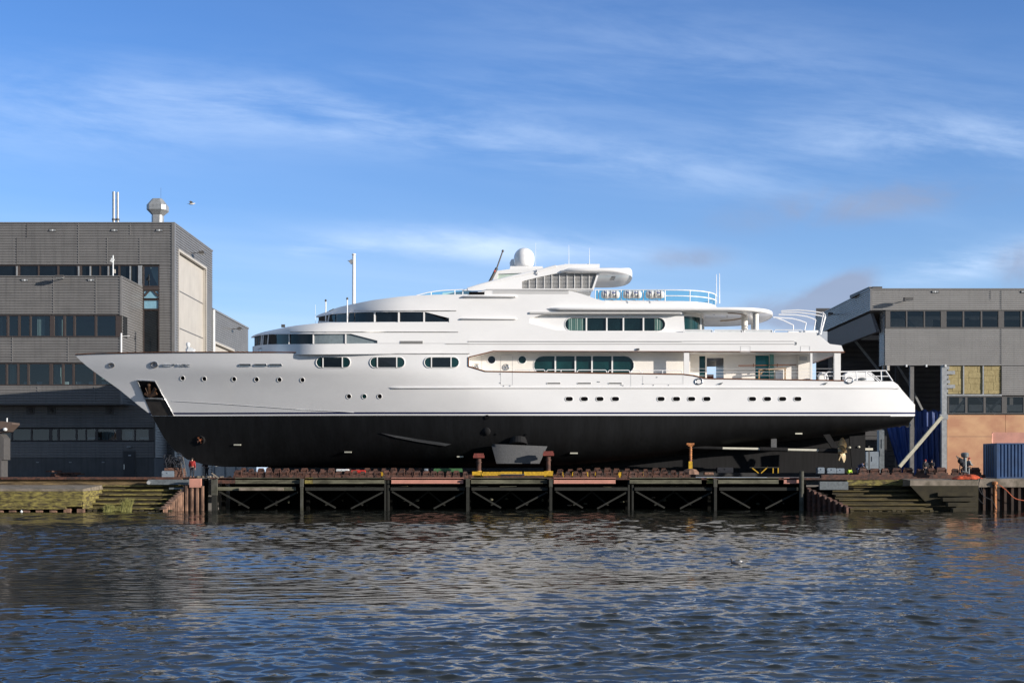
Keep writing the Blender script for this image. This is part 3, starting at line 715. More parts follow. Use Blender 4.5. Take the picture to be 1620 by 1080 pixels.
for px in (7, 59, 111, 163):
    m = MB(); m.pbox(px - 2, px + 2, 730.2, 731.6, YG - .1, .06); m.build('wall_plate', GALV, ann)

for px, a, b_ in ((85, 438.5, 497), (152, 438.5, 497), (20, 533.5, 573), (108, 533.5, 573), (60, 610, 638), (150, 610, 638)):
    MB().box(PX(px, YA) - .03, PX(px, YA) + .03, YA - .085, YA, za(b_), za(a)).build('panel_joint', CAPM, ann)
# ---------- left: main hall
hall = thing('boat_hall', 'tall brown grey ribbed boat hall with a big beige door behind the office annexe', 'building', (PX(250, YH), YH, QZ))
xH = PX(275, YH); YB = 153.6; zh = lambda py: PZ(py, YH)
wallpiece(hall, (XL, YH), (xH - .2, YH), zh(418.8), zh(353.5), (0, -1), period=.27)
wallpiece(hall, (PX(252.4, YH), YH), (xH - .2, YH), QZ + .6, zh(418.8), (0, -1), period=.27)
wallpiece(hall, (XL, YH), (PX(226, YH), YH), QZ, zh(449), (0, -1), period=.27)
m = MB(); m.box(XL, xH - .05, YH + .6, YH + 1.2, zh(418), zh(353)); m.box(XL, xH - .9, YH + 5, YH + 5.2, QZ, zh(418)); m.box(PX(254, YH), xH - .05, YH + .3, YH + .9, QZ, zh(418)); m.box(XL, PX(222, YH), YH + .6, YH + 1.2, QZ, zh(449)); m.build('inner_wall', ROOM, hall)
m = MB(); m.box(XL, xH + .12, YH - .12, YB + .1, zh(353.4), zh(351.6)); m.build('roof_trim', CAPM, hall)
m = MB(); m.box(xH - .2, xH + .12, YH - .12, YH + .25, QZ, zh(353.5)); m.build('corner_trim', CAPM, hall)
hp = [(-70, -40), (-38, -12), (-8, 24), (31, 60), (61.5, 90.5), (93, 121), (129, 142), (144, 157), (159, 170), (172.5, 187), (189.5, 205), (206.5, 217)]
window_band(hall, YH, 420, 449, hp, -76, 218.5, fw=.8, glass=DGLASS)
for px in (26.5, 124.3, 142.8, 171.3, 206):
    m = MB(); m.pbox(px - 1.1, px + 1.1, 421, 449, YH - .14, .08); m.build('mullion_post', GALV, hall)
m = MB(); m.pbox(218.5, 224.5, 420, 460, YH - .1, .3); m.build('corner_pillar', GALV, hall)
for a, b_, gl in ((420.5, 453, CLEARG), (459, 472.5, TEALG), (473.8, 489, TEALG), (490, 640, DGLASS)):
    w = MB(); w.pbox(226, 227.6, a, b_, YH - .05, .15); w.pbox(250.6, 252.4, a, b_, YH - .05, .15); w.pbox(227.6, 250.6, a, a + 1, YH - .05, .15); w.pbox(227.6, 250.6, b_ - 1, b_, YH - .05, .15); wo = w.build('tall_window', FRAMEB, hall)
    MB().add([P(227, a + .5, YH + .08), P(251, a + .5, YH + .08), P(251, b_ - .5, YH + .08), P(227, b_ - .5, YH + .08)], [(0, 1, 2, 3)]).build('pane', gl if gl is not TEALG else mat('sky_reflecting_glass', (.20, .38, .48), .15, var=.2), wo)  # sky seen through the middle panes is painted on as blue
m = MB(); m.pbox(226, 252.4, 453.5, 458.5, YH - .06, .4); m.build('window_rail', FRAMEB, hall)
m = MB(); m.add([P(237, 421, YH + .5), P(250, 421, YH + .5), P(250, 452, YH + .5), P(243, 440, YH + .5)], [(0, 1, 2, 3)]); m.build('curtain', CURT, hall)
m = MB(); m.bar(P(229, 468, YH + .0), P(236, 460, YH + .0), .1, .15); m.bar(P(250, 468, YH + .0), P(243, 460, YH + .0), .1, .15); m.build('window_brace', FRAMEB, hall)
for px in (83, 181, 252): emerg(hall, px, 364, YH)
for px, a, b_ in ((27, 376, 418), (43, 354, 376), (124.5, 354, 418), (170, 376, 418), (206, 354, 372), (221.5, 376, 418)):
    MB().box(PX(px, YH) - .03, PX(px, YH) + .03, YH - .085, YH, zh(b_), zh(a)).build('panel_joint', CAPM if px > 100 else TRIML, hall)
# side wall with the door
yd0 = 535 * YH / (810 - 282.5); yd1 = 535 * YH / (810 - 325); zd = zh(393)
ztop = zh(353.5)
wallpiece(hall, (xH, YH + .25), (xH, yd0), QZ, zd, (1, 0), period=.27)
wallpiece(hall, (xH, yd1), (xH, YB), QZ, zd, (1, 0), period=.27)
wallpiece(hall, (xH, YH + .25), (xH, YB), zd, ztop, (1, 0), period=.27)
m = MB(); m.box(xH - .9, xH - .5, YH + .3, YB, QZ, ztop - .1); m.build('side_backing', TRIML, hall)
m = MB(); m.box(xH - .5, xH + .1, yd0 - .25, yd0, QZ, zd); m.box(xH - .5, xH + .12, yd1, yd1 + .25, QZ, zd); m.box(xH - .5, xH + .12, yd0 - .25, yd1 + .25, zd, zd + .25); m.build('door_surround', BEIGE, hall)
dr = None
np_ = 6; hgt_ = (zd - QZ) / np_
for k in range(np_):
    m = MB(); m.box(xH - .45, xH - .30, yd0, yd1, QZ + k * hgt_ + .05, QZ + (k + 1) * hgt_ - .05); m.build('door_panel', BEIGE, hall)
m = MB()
for k in range(np_ + 1): m.box(xH - .42, xH - .27, yd0, yd1, QZ + k * hgt_ - .05, QZ + k * hgt_ + .05)
m.build('door_seam', TRIML, hall)
m = MB(); m.cyl((xH - .29, lerp(yd0, yd1, .5), 12), (xH - .27, lerp(yd0, yd1, .5), 12), .2); m.build('door_disc', CONDW, hall)
m = MB(); m.box(XL, xH - .1, YB - .3, YB, QZ, ztop); m.build('rear_wall', CLADL, hall)
flood(hall, (xH, lerp(YH, YB, .42), zh(382)), face=(1, 0), s=1.3)
m = MB(); m.cyl((xH + .15, YB + .2, QZ), (xH + .15, YB + .2, 3.5 + 255 * 153.6 / F), .18, n=10); m.build('downpipe', CONDW, hall)
# twin flues and cowl on the roof
for px, top in ((180, 303.5), (186.3, 304.2)):
    Y = 138.7; m = MB(); c = P(px, 354, Y); m.cyl(c, (c.x, c.y, PZ(top, Y)), .15 if px < 183 else .13, n=16); o_ = m.build('flue', CHROME if False else GALV, hall, smooth=True)
    m = MB(); m.cyl((c.x, c.y, PZ(349, Y)), (c.x, c.y, PZ(346, Y)), .2, n=14); m.build('collar', TRIML, o_)
Y = 139.2; c = P(249.6, 352, Y); m = MB()
prof = [(8.3, 356), (8.3, 343), (8.0, 341), (15, 333.5), (15, 326), (7.5, 315.2)]
rows = []
for r, py in prof:
    r *= Y / F; ch = r * .35; z = PZ(py, Y)
    rows.append([Vector((c.x + a, c.y + b_, z)) for a, b_ in ((-r, -r + ch), (-r + ch, -r), (r - ch, -r), (r, -r + ch), (r, r - ch), (r - ch, r), (-r + ch, r), (-r, r - ch), (-r, -r + ch))])
m.grid(rows); m.add(rows[-1][:8], [tuple(range(8))]); m.build('roof_cowl', GALV, hall)
m = MB(); m.cyl(P(254.5, 316, Y), P(254.5, 297, Y), .012, n=5); m.build('lightning_rod', TRIML, hall)
# little mast on the annexe roof and the one beside the bow
mast = thing('camera_mast', 'short white post with a camera housing standing on the annexe roof', 'mast', P(178.5, 437, 130))
m = MB(); m.cyl(P(178.8, 437, 130), P(178.8, 404, 130), .07, n=8); m.build('pole', CONDW, mast)
m = MB(); m.bar(P(176.3, 414.5, 130), P(179, 409, 130), .3, .25); m.build('camera_housing', CONDW, mast)
m = MB(); m.pbox(179.5, 182, 426, 432, 130, .2); m.build('junction_box', BEIGE, mast)
# ---------- left: rear hall
rh = thing('rear_hall', 'lower ribbed grey hall with a beige door farther back beyond the tall hall', 'building', (xH, 160, QZ))
YC = 174.5; zr = EYE + 255 * 153.6 / F
y0d = 535 * YH / (810 - 339.5); y1d = 535 * YH / (810 - 369); zr2 = zr - 3.8
wallpiece(rh, (xH, YB + .4), (xH, y0d), QZ, zr2, (1, 0), period=.27)
wallpiece(rh, (xH, y1d), (xH, YC), QZ, zr2, (1, 0), period=.27)
wallpiece(rh, (xH, YB + .4), (xH, YC), zr2, zr, (1, 0), period=.27)
m = MB(); m.box(xH - 20, xH - .5, YB + .3, YC, QZ, zr - .1); m.build('hall_core', TRIML, rh)
m = MB(); m.box(xH - 20, xH + .14, YB + .2, YC + .1, zr, zr + .22); m.build('roof_trim', CAPM, rh)
for k in range(5):
    hh = (zr2 - QZ) / 5; m = MB(); m.box(xH - .48, xH - .34, y0d, y1d, QZ + k * hh + .05, QZ + (k + 1) * hh - .05); m.build('door_panel', BEIGE, rh)
m = MB(); m.box(xH - .5, xH + .12, y0d - .25, y0d, QZ, zr2); m.box(xH - .5, xH + .12, y1d, y1d + .25, QZ, zr2); m.box(xH - .5, xH + .12, y0d - .25, y1d + .25, zr2, zr2 + .25); m.build('door_surround', BEIGE, rh)
flood(rh, (xH, lerp(YB, YC, .5), zr - 1.1), face=(1, 0), s=1.2)
m = MB(); m.cyl((xH - 2, 162, zr), (xH - 2, 162, zr + 1.9), .015, n=5); m.build('lightning_rod', TRIML, rh)

# ---------- right: repair hall
YR = 133.0; YRB = 157.0; z_r = lambda py: PZ(py, YR); xR = PX(1377.5, YR); xW = PX(1400, YR); XE = 120.0
rhall = thing('repair_hall', 'grey ribbed repair hall with an open dark doorway and plywood lower wall on the right', 'building', (PX(1500, YR), YR, QZ))
cr = dict(material=CLADR, period=.212, depth=.07)
wallpiece(rhall, (xR + .1, YR), (XE, YR), z_r(490.4), z_r(458), (0, -1), **cr)
wallpiece(rhall, (xR, YR + .1), (xR, YRB), z_r(491), z_r(458), (-1, 0), **cr)
wallpiece(rhall, (xW, YR), (XE, YR), z_r(577), z_r(519.3), (0, -1), **cr)
wallpiece(rhall, (PX(1584.5, YR), YR), (XE, YR), z_r(625), z_r(577), (0, -1), **cr)
wallpiece(rhall, (xW, YR + .1), (xW, YR + 1.9), z_r(577), z_r(491), (-1, 0), **cr)
m = MB(); m.box(xR - .1, XE, YR - .12, YR + .2, z_r(458), z_r(456.2)); m.box(xR - .1, xR + .2, YR + .2, YRB, z_r(458), z_r(456.2)); m.build('roof_trim', CAPM, rhall)
m = MB(); m.box(xR - .08, xR + .12, YR - .1, YR + .1, z_r(491), z_r(458)); m.build('corner_trim', CAPM, rhall)
m = MB(); m.box(xR + .15, XE, YR + .1, YRB - .1, z_r(462), z_r(458.5)); m.build('roof', TRIML, rhall)
m = MB(); m.box(PX(1386, YR), PX(1401, YR), YR + 1.2, YR + 2.2, z_r(457), z_r(450.5)); m.bar((PX(1386, YR), YR + 1.7, z_r(452)), (PX(1372, YR), YR + 6, z_r(457)), .5, .3); m.build('roof_box', TRIML, rhall)
m = MB(); m.box(xR + .15, xW, YR + .12, YRB, z_r(491.6), z_r(489.5)); m.box(xW, XE, YR + .12, YR + .5, z_r(491.6), z_r(489.5)); m.build('soffit', TRIML, rhall)
m = MB(); m.box(xW + .02, XE, YR + .08, YR + .25, z_r(577), z_r(519.5)); m.build('wall_lining', TRIML, rhall)
m = MB(); m.box(xW, XE, YR - .14, YR + .1, z_r(578), z_r(576.6)); m.build('drip_trim', CAPM, rhall)
rp = [(1408, 1433.3), (1435, 1461.4), (1463, 1488.5), (1497, 1523), (1525, 1551.5), (1553.5, 1579.5), (1588, 1614.5), (1616.5, 1642), (1644, 1670), (1678, 1704), (1706, 1732)]
window_band(rhall, YR, 491.7, 518, rp, 1401, 1740, glass=HALLG, fmat=TRIML, fw=1.0)
rp2 = [(1501, 1527), (1530, 1556), (1559, 1585), (1592.5, 1619), (1621, 1647), (1649, 1675)]
window_band(rhall, YR, 627.5, 653.5, rp2, 1499, 1690, glass=HALLG, fmat=TRIML, fw=1.0)
for px, a, b_ in ((1584, 458, 490), (1567, 458, 474), (1584, 520, 577)):
    MB().box(PX(px, YR) - .03, PX(px, YR) + .03, YR - .08, YR, z_r(b_), z_r(a)).build('panel_joint', CAPM, rhall)
# plywood lower wall in sheets
for a, b_, p0, p1 in ((1498.5, 1590.5, 656, 690), (1591, 1700, 656, 690), (1498.5, 1590.5, 690.5, 757), (1591, 1700, 690.5, 757)):
    m = MB(); m.pbox(a, b_, p0, p1, YR, .12); m.build('plywood_sheet', PLY, rhall)
m = MB(); m.pbox(1490, 1498, 577, 757, YR - .15, .4); m.pbox(1487, 1500, 655, 663, YR - .25, .3); m.build('steel_column', GALV, rhall)
m = MB(); m.pbox(1440, 1446, 578, 757, YR + .1, .35); m.build('door_column', mat('dull_grey_column', (.13, .125, .12), .6, var=.3), rhall)
# stripped wall section: insulation bats, rails, leftover cladding strips
for a, b_ in ((1500, 1523.4), (1525.6, 1554.3), (1557, 1583)):
    m = MB(); m.pbox(a, b_, 577.5, 623, YR + .10, .25); m.build('insulation', WOOL, rhall)
    m = MB(); rr = random.Random(int(a)); y_ = 577.6
    while y_ < 622:
        y2 = min(623, y_ + rr.uniform(8, 12.5)); c_ = rr.uniform(a + 6, b_ - 6)
        m.pbox(a, c_ - .25, y_, y2 - .5, YR + .04 + rr.uniform(0, .04), .1); m.pbox(c_ + .25, b_, y_, y2 - .5, YR + .04 + rr.uniform(0, .04), .1); y_ = y2
    m.build('insulation_bat', WOOL, rhall)
m = MB()
for px in (1524.5, 1555.6): m.pbox(px - 1, px + 1, 577, 625, YR - .05, .2)
m.pbox(1498, 1585, 623.5, 626, YR - .08, .25); m.build('stud', GALV, rhall)
m = MB()
for k, w in enumerate((4, 13, 3, 5, 13, 2)): m.pbox(1493, 1498 + w, 579 + k * 7.3, 584.5 + k * 7.3, YR - .1, .08)
m.build('cladding_strip', GALV, rhall)
# interior
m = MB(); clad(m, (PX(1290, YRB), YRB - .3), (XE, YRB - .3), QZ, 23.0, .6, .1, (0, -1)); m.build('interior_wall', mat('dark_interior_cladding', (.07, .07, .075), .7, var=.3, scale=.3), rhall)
m = MB(); m.add([(PX(1308, 150), YRB - .5, z_r(553) + 2.0), (PX(1400, YRB), YRB - .5, z_r(553) + 2.0), (PX(1400, YRB), YRB - .5, z_r(541) + 2.5), (PX(1308, 150), YRB - .5, z_r(541) + 2.5)], [(0, 1, 2, 3)])
m = MB()
for k in range(14):
    x = xR + k * 2.6 + .1; m.box(x, x + 2.35, YRB - .45, YRB - .41, 19.2, 19.75)
m.build('skylight_strip', mat('daylight_polycarbonate', (.5, .53, .57), .8), rhall)
for px, Y in ((1420, 150), (1520, 150), (1600, 150), (1400, 141), (1530, 141)):
    m = MB(); c = P(px, 745, Y); m.box(c.x - .2, c.x + .2, Y, Y + .4, QZ, 20); m.build('interior_column', TRIML, rhall)
for (a, b_), (c_, d_), Y in (((1352, 538), (1390, 585), 150), ((1502, 660), (1530, 627), 141), ((1575, 655), (1545, 625), 141), ((1560, 655), (1590, 625), 141), ((1408, 560), (1440, 610), 150), ((1480, 690), (1440, 610), 150), ((1412, 487), (1452, 522), 139), ((1427, 517), (1470, 488), 150)):
    m = MB(); m.bar(P(a, b_, Y), P(c_, d_, Y), .22, .22); m.build('interior_brace', GALV, rhall)
m = MB(); m.pbox(1410, 1436, 504, 516, 148, 1); m.pbox(1440, 1476, 505, 516, 148, 1); m.pbox(1430, 1700, 500, 505, 146, .3); m.pbox(1500, 1700, 640, 650, 148, .6); m.build('interior_duct', CONDW, rhall)
m = MB(); m.box(XE - .3, XE, YR, YRB, QZ, 21); m.build('end_wall', TRIML, rhall)
# folded door under the fascia on the open side
m = MB(); z1 = z_r(493); z0 = z_r(523)
m.add([(xR + .3, YR + 1.2, z1), (xR + .3, YRB - 1, z1), (xR + .9, YRB - 1, z0), (xR + .9, YR + 1.2, z0), (xR + .6, YR + 1.2, z1), (xR + .6, YRB - 1, z1), (xR + 1.3, YRB - 1, z0), (xR + 1.3, YR + 1.2, z0)],
      [(0, 1, 2, 3), (4, 7, 6, 5), (0, 3, 7, 4), (1, 5, 6, 2), (3, 2, 6, 7)]); m.build('folded_door', mat('dark_grey_door', (.085, .085, .09), .5, var=.2), rhall)
flood(rhall, (PX(1431, YR), YR, z_r(476)), s=1.3); flood(rhall, (xR, YR + 12.5, z_r(474)), face=(-1, 0), s=1.2)
emerg(rhall, 1480, 461.5, YR); emerg(rhall, 1621, 461.5, YR)
m = MB(); m.pbox(1403.5, 1407.5, 578, 586, YR - .3, .25); m.build('wall_lamp', BEIGE, rhall)
for px in (1434.5, 1466, 1496): MB().pbox(px - 1.2, px + 1.2, 576.5, 580, YR - .3, .15).build('spot_lamp', CONDW, rhall)
# far side opening post (rear gable edge) and a hanging tackle
m = MB(); clad(m, (PX(1309, YRB), YRB - .5), (PX(1316, YRB), YRB - .5), QZ, 19.5, .3, .08, (-1, -1)); m.build('gable_edge', CLADR, rhall)
# blue tarpaulins hanging in the doorway
def curtain(x0, x1, Y, z0, z1, amp_, seed, skew=0):
    r_ = random.Random(seed); rows = []
    for i in range(49):
        s = i / 48; c = []
        for j in range(13):
            q = j / 12; c.append(Vector((lerp(x0, x1, s) + skew * (1 - q) * (1 - s), Y + amp_ * (math.sin(s * 31 + q * 2.0 + seed) + .6 * math.sin(s * 13 + 3 * q)) * (1 - q * .5), lerp(z0, z1 - .25 * math.sin(s * 9) ** 2, q))))
        rows.append(c)
    return MB().grid(rows)
solo(curtain(PX(1447, 136), PX(1490, 136), 136, QZ + .05, PZ(647, 136), .16, 2), 'blue_tarpaulin', TARP, 'taller blue tarpaulin hanging between two columns of the hall doorway', 'tarpaulin', smooth=True, group='blue tarpaulins closing the hall doorway')
solo(curtain(PX(1402, 137), PX(1441, 137), 137, QZ + .05, PZ(672, 137), .16, 5, 1.5), 'blue_tarpaulin', TARP, 'lower blue tarpaulin hanging behind the yacht stern', 'tarpaulin', smooth=True, group='blue tarpaulins closing the hall doorway')
m = MB(); m.bar(P(1423, 738, 131.5), P(1490, 659, 131.5), .32, .32)
solo(m, 'raking_prop', mat('pale_steel_prop', (.50, .47, .36), .6, var=.3), 'long pale steel prop leaning against the hall column', 'prop', P(1423, 738, 131.5))
# small bow of a moored launch or crane foot at the left edge
lf = thing('dock_pedestal', 'grey steel pedestal with a brown capped arm cut off by the left edge', 'pedestal', P(-6, 756, 116))
m = MB(); m.prism([(-20, 684), (0, 686), (6, 693), (6, 727), (2, 727), (2, 756), (-20, 756)], 116, 117.5); m.build('column', TRIML, lf)
m = MB(); m.prism([(-20, 667), (4, 666), (19, 668), (19, 671), (8, 682), (0, 684), (-20, 684)], 115.8, 117.6); m.build('arm', mat('dark_brown_arm', (.10, .07, .055), .6), lf)
m = MB(); m.sphere(P(8, 679, 115.7), .2, .2, .16, 10, 6); m.build('lamp', CONDW, lf)
m = MB(); m.cyl(P(11, 667, 116), P(11, 661, 116), .06); m.build('stub', CONDW, lf)

# ================================================================== YACHT
CL = 121.0; BM = 6.0
yacht = thing('motor_yacht', 'large white motor yacht with black underbody standing out of the water on the slipway', 'yacht', (0, CL, QZ))
stem_pts = [(555, 112), (561, 118), (575, 132), (590, 152), (617, 190), (640, 218), (657, 240), (690, 258), (712, 275), (727, 297), (735, 325), (739, 360)]
def stem(py): return interp(stem_pts, py)
L_pts = [(556, 556), (585, 535), (600, 560), (635, 605), (657, 630), (700, 650), (740, 680)]
def shp(u, p=2.1):
    u = min(max(u, 0), 1); return 1 - (1 - u) ** p
def hb(px, py):
    p = interp([(560, 1.62), (585, 1.6), (657, 1.58), (740, 1.7)], py)
    b_ = BM * shp((px - stem(py)) / interp(L_pts, py), p)
    if px > 1330: b_ -= .55 * ((px - 1330) / 118) ** 2
    return b_
def xe(py): return interp([(600, 1409), (603, 1413), (611, 1424.5), (614.5, 1425), (635, 1443), (640, 1447.5), (657.5, 1447.5), (672, 1436), (690, 1420)], py)
def hs_(px, py, off=0.0): return P(px, py, CL - hb(px, py) - off)
top_pts = [(112, 561), (140, 559.5), (200, 558), (300, 557.2), (430, 557.2), (440, 559), (740.8, 559), (741.2, 579), (768, 587), (1081, 591.7), (1097, 593.5), (1116, 598.3), (1285, 601), (1413, 603), (1425, 603)]
def htop(px): return interp(top_pts, px)
def nav0(px): return 651.6 + interp([(240, .9), (600, 0), (1447, .3)], px)
def colset():
    cols = [('t', 1 - (1 - i / 34) ** 1.0) for i in range(35)]
    xs = [512, 530, 560, 600, 640, 680, 720, 740.8, 741.2, 750, 768, 800, 850, 900, 1000, 1081, 1097, 1116, 1150, 1200, 1285, 1330]
    return cols + [('x', x) for x in xs] + [('e', i / 8) for i in range(1, 9)]
def hull_band(f0, f1, vs, keel=None, absrows=False):
    rows = []
    for kind, q in colset():
        r = []
        pg = lerp(118, 500, q) if kind == 't' else (q if kind == 'x' else lerp(1330, 1440, q))
        for v_ in vs:
            py = (lerp(f0(pg), 608, v_) if v_ <= 1 else v_ if v_ < 650 else f1(pg)) if absrows else lerp(f0(pg), f1(pg), v_)
            if kind == 't': px = stem(py) + q * (500 - stem(py))
            elif kind == 'x': px = q
            else: px = lerp(1330, xe(py), q)
            b_ = hb(px, py)
            if keel is not None:
                n_ = interp([(300, 1.7), (500, 2.0), (700, 2.8), (1000, 3.2), (1300, 3.0), (1447, 4)], px)
                b_ *= max(0, 1 - v_ ** n_) ** (1 / n_) * (1 - .06 * v_)
            r.append((px, py, b_))
        rows.append(r)
    return rows
def hull_mesh(rows, cap_top=True, cap_bot=False):
    m = MB()
    near = [[P(px, py, CL - b_) for px, py, b_ in r] for r in rows]
    far = [[Vector((p.x, 2 * CL - p.y, p.z)) for p in r] for r in near]
    m.grid(near); m.grid(far)
    if cap_top: m.grid([[a[0], b_[0]] for a, b_ in zip(near, far)])
    if cap_bot: m.grid([[a[-1], b_[-1]] for a, b_ in zip(near, far)])
    m.grid([near[-1], far[-1]])
    return m
vt = [0, .2, .38, .54, .7, .85, 1, 616, 624, 632, 640, 646, 700]
hull_mesh(hull_band(htop, nav0, vt, absrows=True)).build('hull', WHITE, yacht, smooth=True, angle=40)
n1_ = lambda px: nav0(px) + 2.8; n2_ = lambda px: nav0(px) + 5.4
hull_mesh(hull_band(nav0, n1_, [0, 1]), False).build('boot_stripe', NAVY, yacht, smooth=True)
hull_mesh(hull_band(n1_, n2_, [0, .5, 1]), False).build('boot_stripe', WHITE, yacht, smooth=True)
keel = lambda px: interp([(112, 738), (360, 739), (780, 740), (880, 738), (960, 733), (1050, 722), (1150, 709), (1250, 697), (1350, 687), (1448, 671)], px)
vb = [0, .04, .1, .2, .3, .4, .5, .6, .7, .78, .85, .90, .94, .97, .99, 1]
hull_mesh(hull_band(n2_, keel, vb, True), False).build('underbody', BLACK, yacht, smooth=True, angle=50)
# teak cap rail at the bow and round the side deck
def srail(pts, r, name, material, off=.03, parent=yacht, sub=6, n=6):
    ps = []
    for (a, b_), (c_, d_) in zip(pts, pts[1:]):
        for k in range(sub): ps.append(hs_(lerp(a, c_, k / sub), lerp(b_, d_, k / sub), off))
    ps.append(hs_(*pts[-1], off)); m = MB(); m.tube(ps, r, n); return m.build(name, material, parent, smooth=True)
srail([(119, 560.6), (140, 559.3), (200, 557.8), (300, 556.9), (430, 556.9), (485, 557.6)], .055, 'cap_rail', TEAK)
srail([(490, 559.2), (743, 559.2)], .05, 'groove_trim', LOUV)
m = MB(); op = [(782, 555.0), (741.3, 565), (741.3, 579.2), (768, 587.2), (1081, 591.8), (1097, 593.7), (1116, 598.5), (1285, 601.1), (1335, 601.9)]
m.tube([P(a, b_, 114.98) for a, b_ in op], .055, 6); m.build('cap_rail', TEAK, yacht, smooth=True)
m = MB(); m.tube([P(a, b_, 115.0) for a, b_ in ((782, 555.3), (1082, 555.9), (1168, 556), (1188, 556), (1263, 556.4), (1336, 556.6))], .05, 6); m.tube([P(1336, 556.6, 115.0), Vector((P(1336, 556.6, 115.0).x, 127, PZ(556.6, 115)))], .05, 6); m.build('ceiling_trim', TEAK, yacht, smooth=True)
# knuckle line low on the bow
srail([(272, 634), (330, 637.5), (400, 642), (480, 648), (560, 652)], .035, 'spray_knuckle', WHITE2, off=-.005)
# rub rail
def ledge(x0, x1, py, r, Y=115.0, name='ledge', material=WHITE, taper=4, flat=1.0):
    m = MB(); a = PX(x0, Y); b_ = PX(x1, Y); z = PZ(py, Y); rows = []
    for x, s in ((a, .05), (a + taper / 18 * .5, .7), (a + taper / 18, 1), (b_ - .15, 1), (b_, .3)):
        rows.append([Vector((x, Y - r * flat * s * math.sin(t_), z + r * s * math.cos(t_))) for t_ in [math.pi * k / 8 for k in range(9)]])
    m.grid(rows); m.add(rows[-1], [tuple(range(9))])
    return m.build(name, material, yacht, smooth=True)
rr_ = []
for i in range(90):
    px = lerp(614, 1424, i / 89); q_ = min(1, (px - 614) / 8 + .15) * min(1, (1424 - px) / 3 + .3); c = hs_(px, 613, -.02)
    rr_.append([c + Vector((0, -.13 * q_ * math.sin(t_), .11 * q_ * math.cos(t_))) for t_ in [math.pi * k / 8 for k in range(9)]])
m = MB(); m.grid(rr_); m.add(rr_[-1], [tuple(range(9))]); m.build('rub_rail', WHITE, yacht, smooth=True)
ledge(731, 818, 469.3, .10, 115.05, flat=2.8); ledge(727, 818, 504.4, .085, 115.05, flat=2.6)
for a, b_, y_ in ((560, 722, 491.3), (459, 725, 524.8)):
    m = MB(); n_ = 14; bf_ = (lambda px: 5.95 * shp((px - 398) / 128, 2.4)) if y_ > 500 else (lambda px: 5.95 * shp((px - 500) / 150, 2.3))
    m.tube([P(lerp(a, b_, i / n_), y_, CL - bf_(lerp(a, b_, i / n_)) - .03) for i in range(n_ + 1)], .045, 6); m.build('ledge', LOUV, yacht, smooth=True)
MB().pbox(838, 1077, 493.3, 496.3, 115.05 - .12, .3).build('ledge', LOUV, yacht)
MB().pbox(769, 938, 457.0, 458.6, 116.2, .5).build('ledge', LOUV, yacht)

# ---- curved forward tiers
def strip(pxs, topf, botf, vs, bf, cap_top=False, cap_bot=False, close=False, Yref=None):
    near = []
    for px in pxs:
        r = []
        for v_ in vs:
            py = lerp(topf(px), botf(px), v_); b_ = bf(px, v_)
            if Yref is None: p = P(px, py, CL - b_)
            else: p = Vector((PX(px, Yref), CL - b_, PZ(py, Yref)))
            r.append(p)
        near.append(r)
    far = [[Vector((p.x, 2 * CL - p.y, p.z)) for p in r] for r in near]
    m = MB(); m.grid(near); m.grid(far)
    if cap_top: m.grid([[a[0], b_[0]] for a, b_ in zip(near, far)])
    if cap_bot: m.grid([[a[-1], b_[-1]] for a, b_ in zip(near, far)])
    if close: m.grid([near[0], far[0]]); m.grid([near[-1], far[-1]])
    return m
def xs_(a, b_, n, pw=2.0): return [a + (b_ - a) * (i / n) ** pw for i in range(n + 1)]
PI_ = lambda pts: (lambda px: interp(pts, px))
B1 = lambda px, v_=1: 5.95 * shp((px - 398) / 128, 2.4)
def B1b(px, v_): return max(0, B1(px + 1.5) * (1 - .22 * (1 - v_) ** 2 * max(0, 1 - (px - 397) / 150)))
t1top = PI_([(397, 533.4), (399, 531.5), (404, 529), (418, 524.6), (435, 521), (461, 515.6), (500, 511.3), (520, 509.9), (741, 509.6)])
t1bot = PI_([(397, 534.2), (403, 532), (409, 530.4), (427, 528.4), (555, 527.8), (597, 538.7), (597.01, 543.2), (741, 543.2)])
cx1 = [397, 397.6, 398.6, 400, 402, 405, 409, 414, 420, 427, 435, 445, 456, 468, 480, 492, 505, 520, 535, 555, 576, 596.99, 597.01, 650, 741]
strip(cx1, t1top, t1bot, [0, .15, .35, .6, .85, 1], B1b, cap_top=True, cap_bot=True).build('upper_deck_brow', WHITE, yacht, smooth=True, angle=42)
cw1 = [399.5, 400, 401, 403, 406, 410, 415, 421, 428, 436, 446, 456, 470, 485, 500, 520, 550, 597, 650, 741]
B1w = lambda px, v_: max(0, B1(px - 1.5) - .10)
strip(cw1, PI_([(399, 548), (410, 545.8), (425, 544.6), (597, 542.9), (741, 542.9)]), PI_([(399, 561), (741, 559)]), [0, .5, 1], lambda px, v_: B1w(px, v_) + (.10 if px > 560 else .0), cap_top=True).build('upper_deck_front', WHITE, yacht, smooth=True)
cg1 = [402.5, 404, 407, 411, 416, 422, 429, 437, 446, 458, 470, 485, 500, 530, 555, 597.5]
strip(cg1, lambda px: t1bot(px) - .4, PI_([(402, 548), (410, 546.2), (425, 545), (597, 543.3)]), [0, 1], lambda px, v_: max(0, B1w(px, 0) - .10)).build('wheelhouse_window', DGLASS, yacht, smooth=True)
B2 = lambda px, v_=1: 5.95 * shp((px - 500) / 150, 2.3)
def B2b(px, v_): return max(0, B2(px + 1.5) * (1 - .20 * (1 - v_) ** 2 * max(0, 1 - (px - 500) / 190)))
t2top = PI_([(500, 500.2), (502, 498.6), (507, 496.4), (515, 493.6), (525, 489.6), (536, 485.8), (556.7, 481), (590, 474.6), (629, 469.5), (659, 466.9), (700, 465.9), (741, 465.5)])
t2bot = PI_([(500, 501.4), (506, 500.6), (523, 497), (551, 494.6), (580, 493.3), (672.6, 493.3), (710.4, 503), (710.41, 509.6), (741, 509.6)])
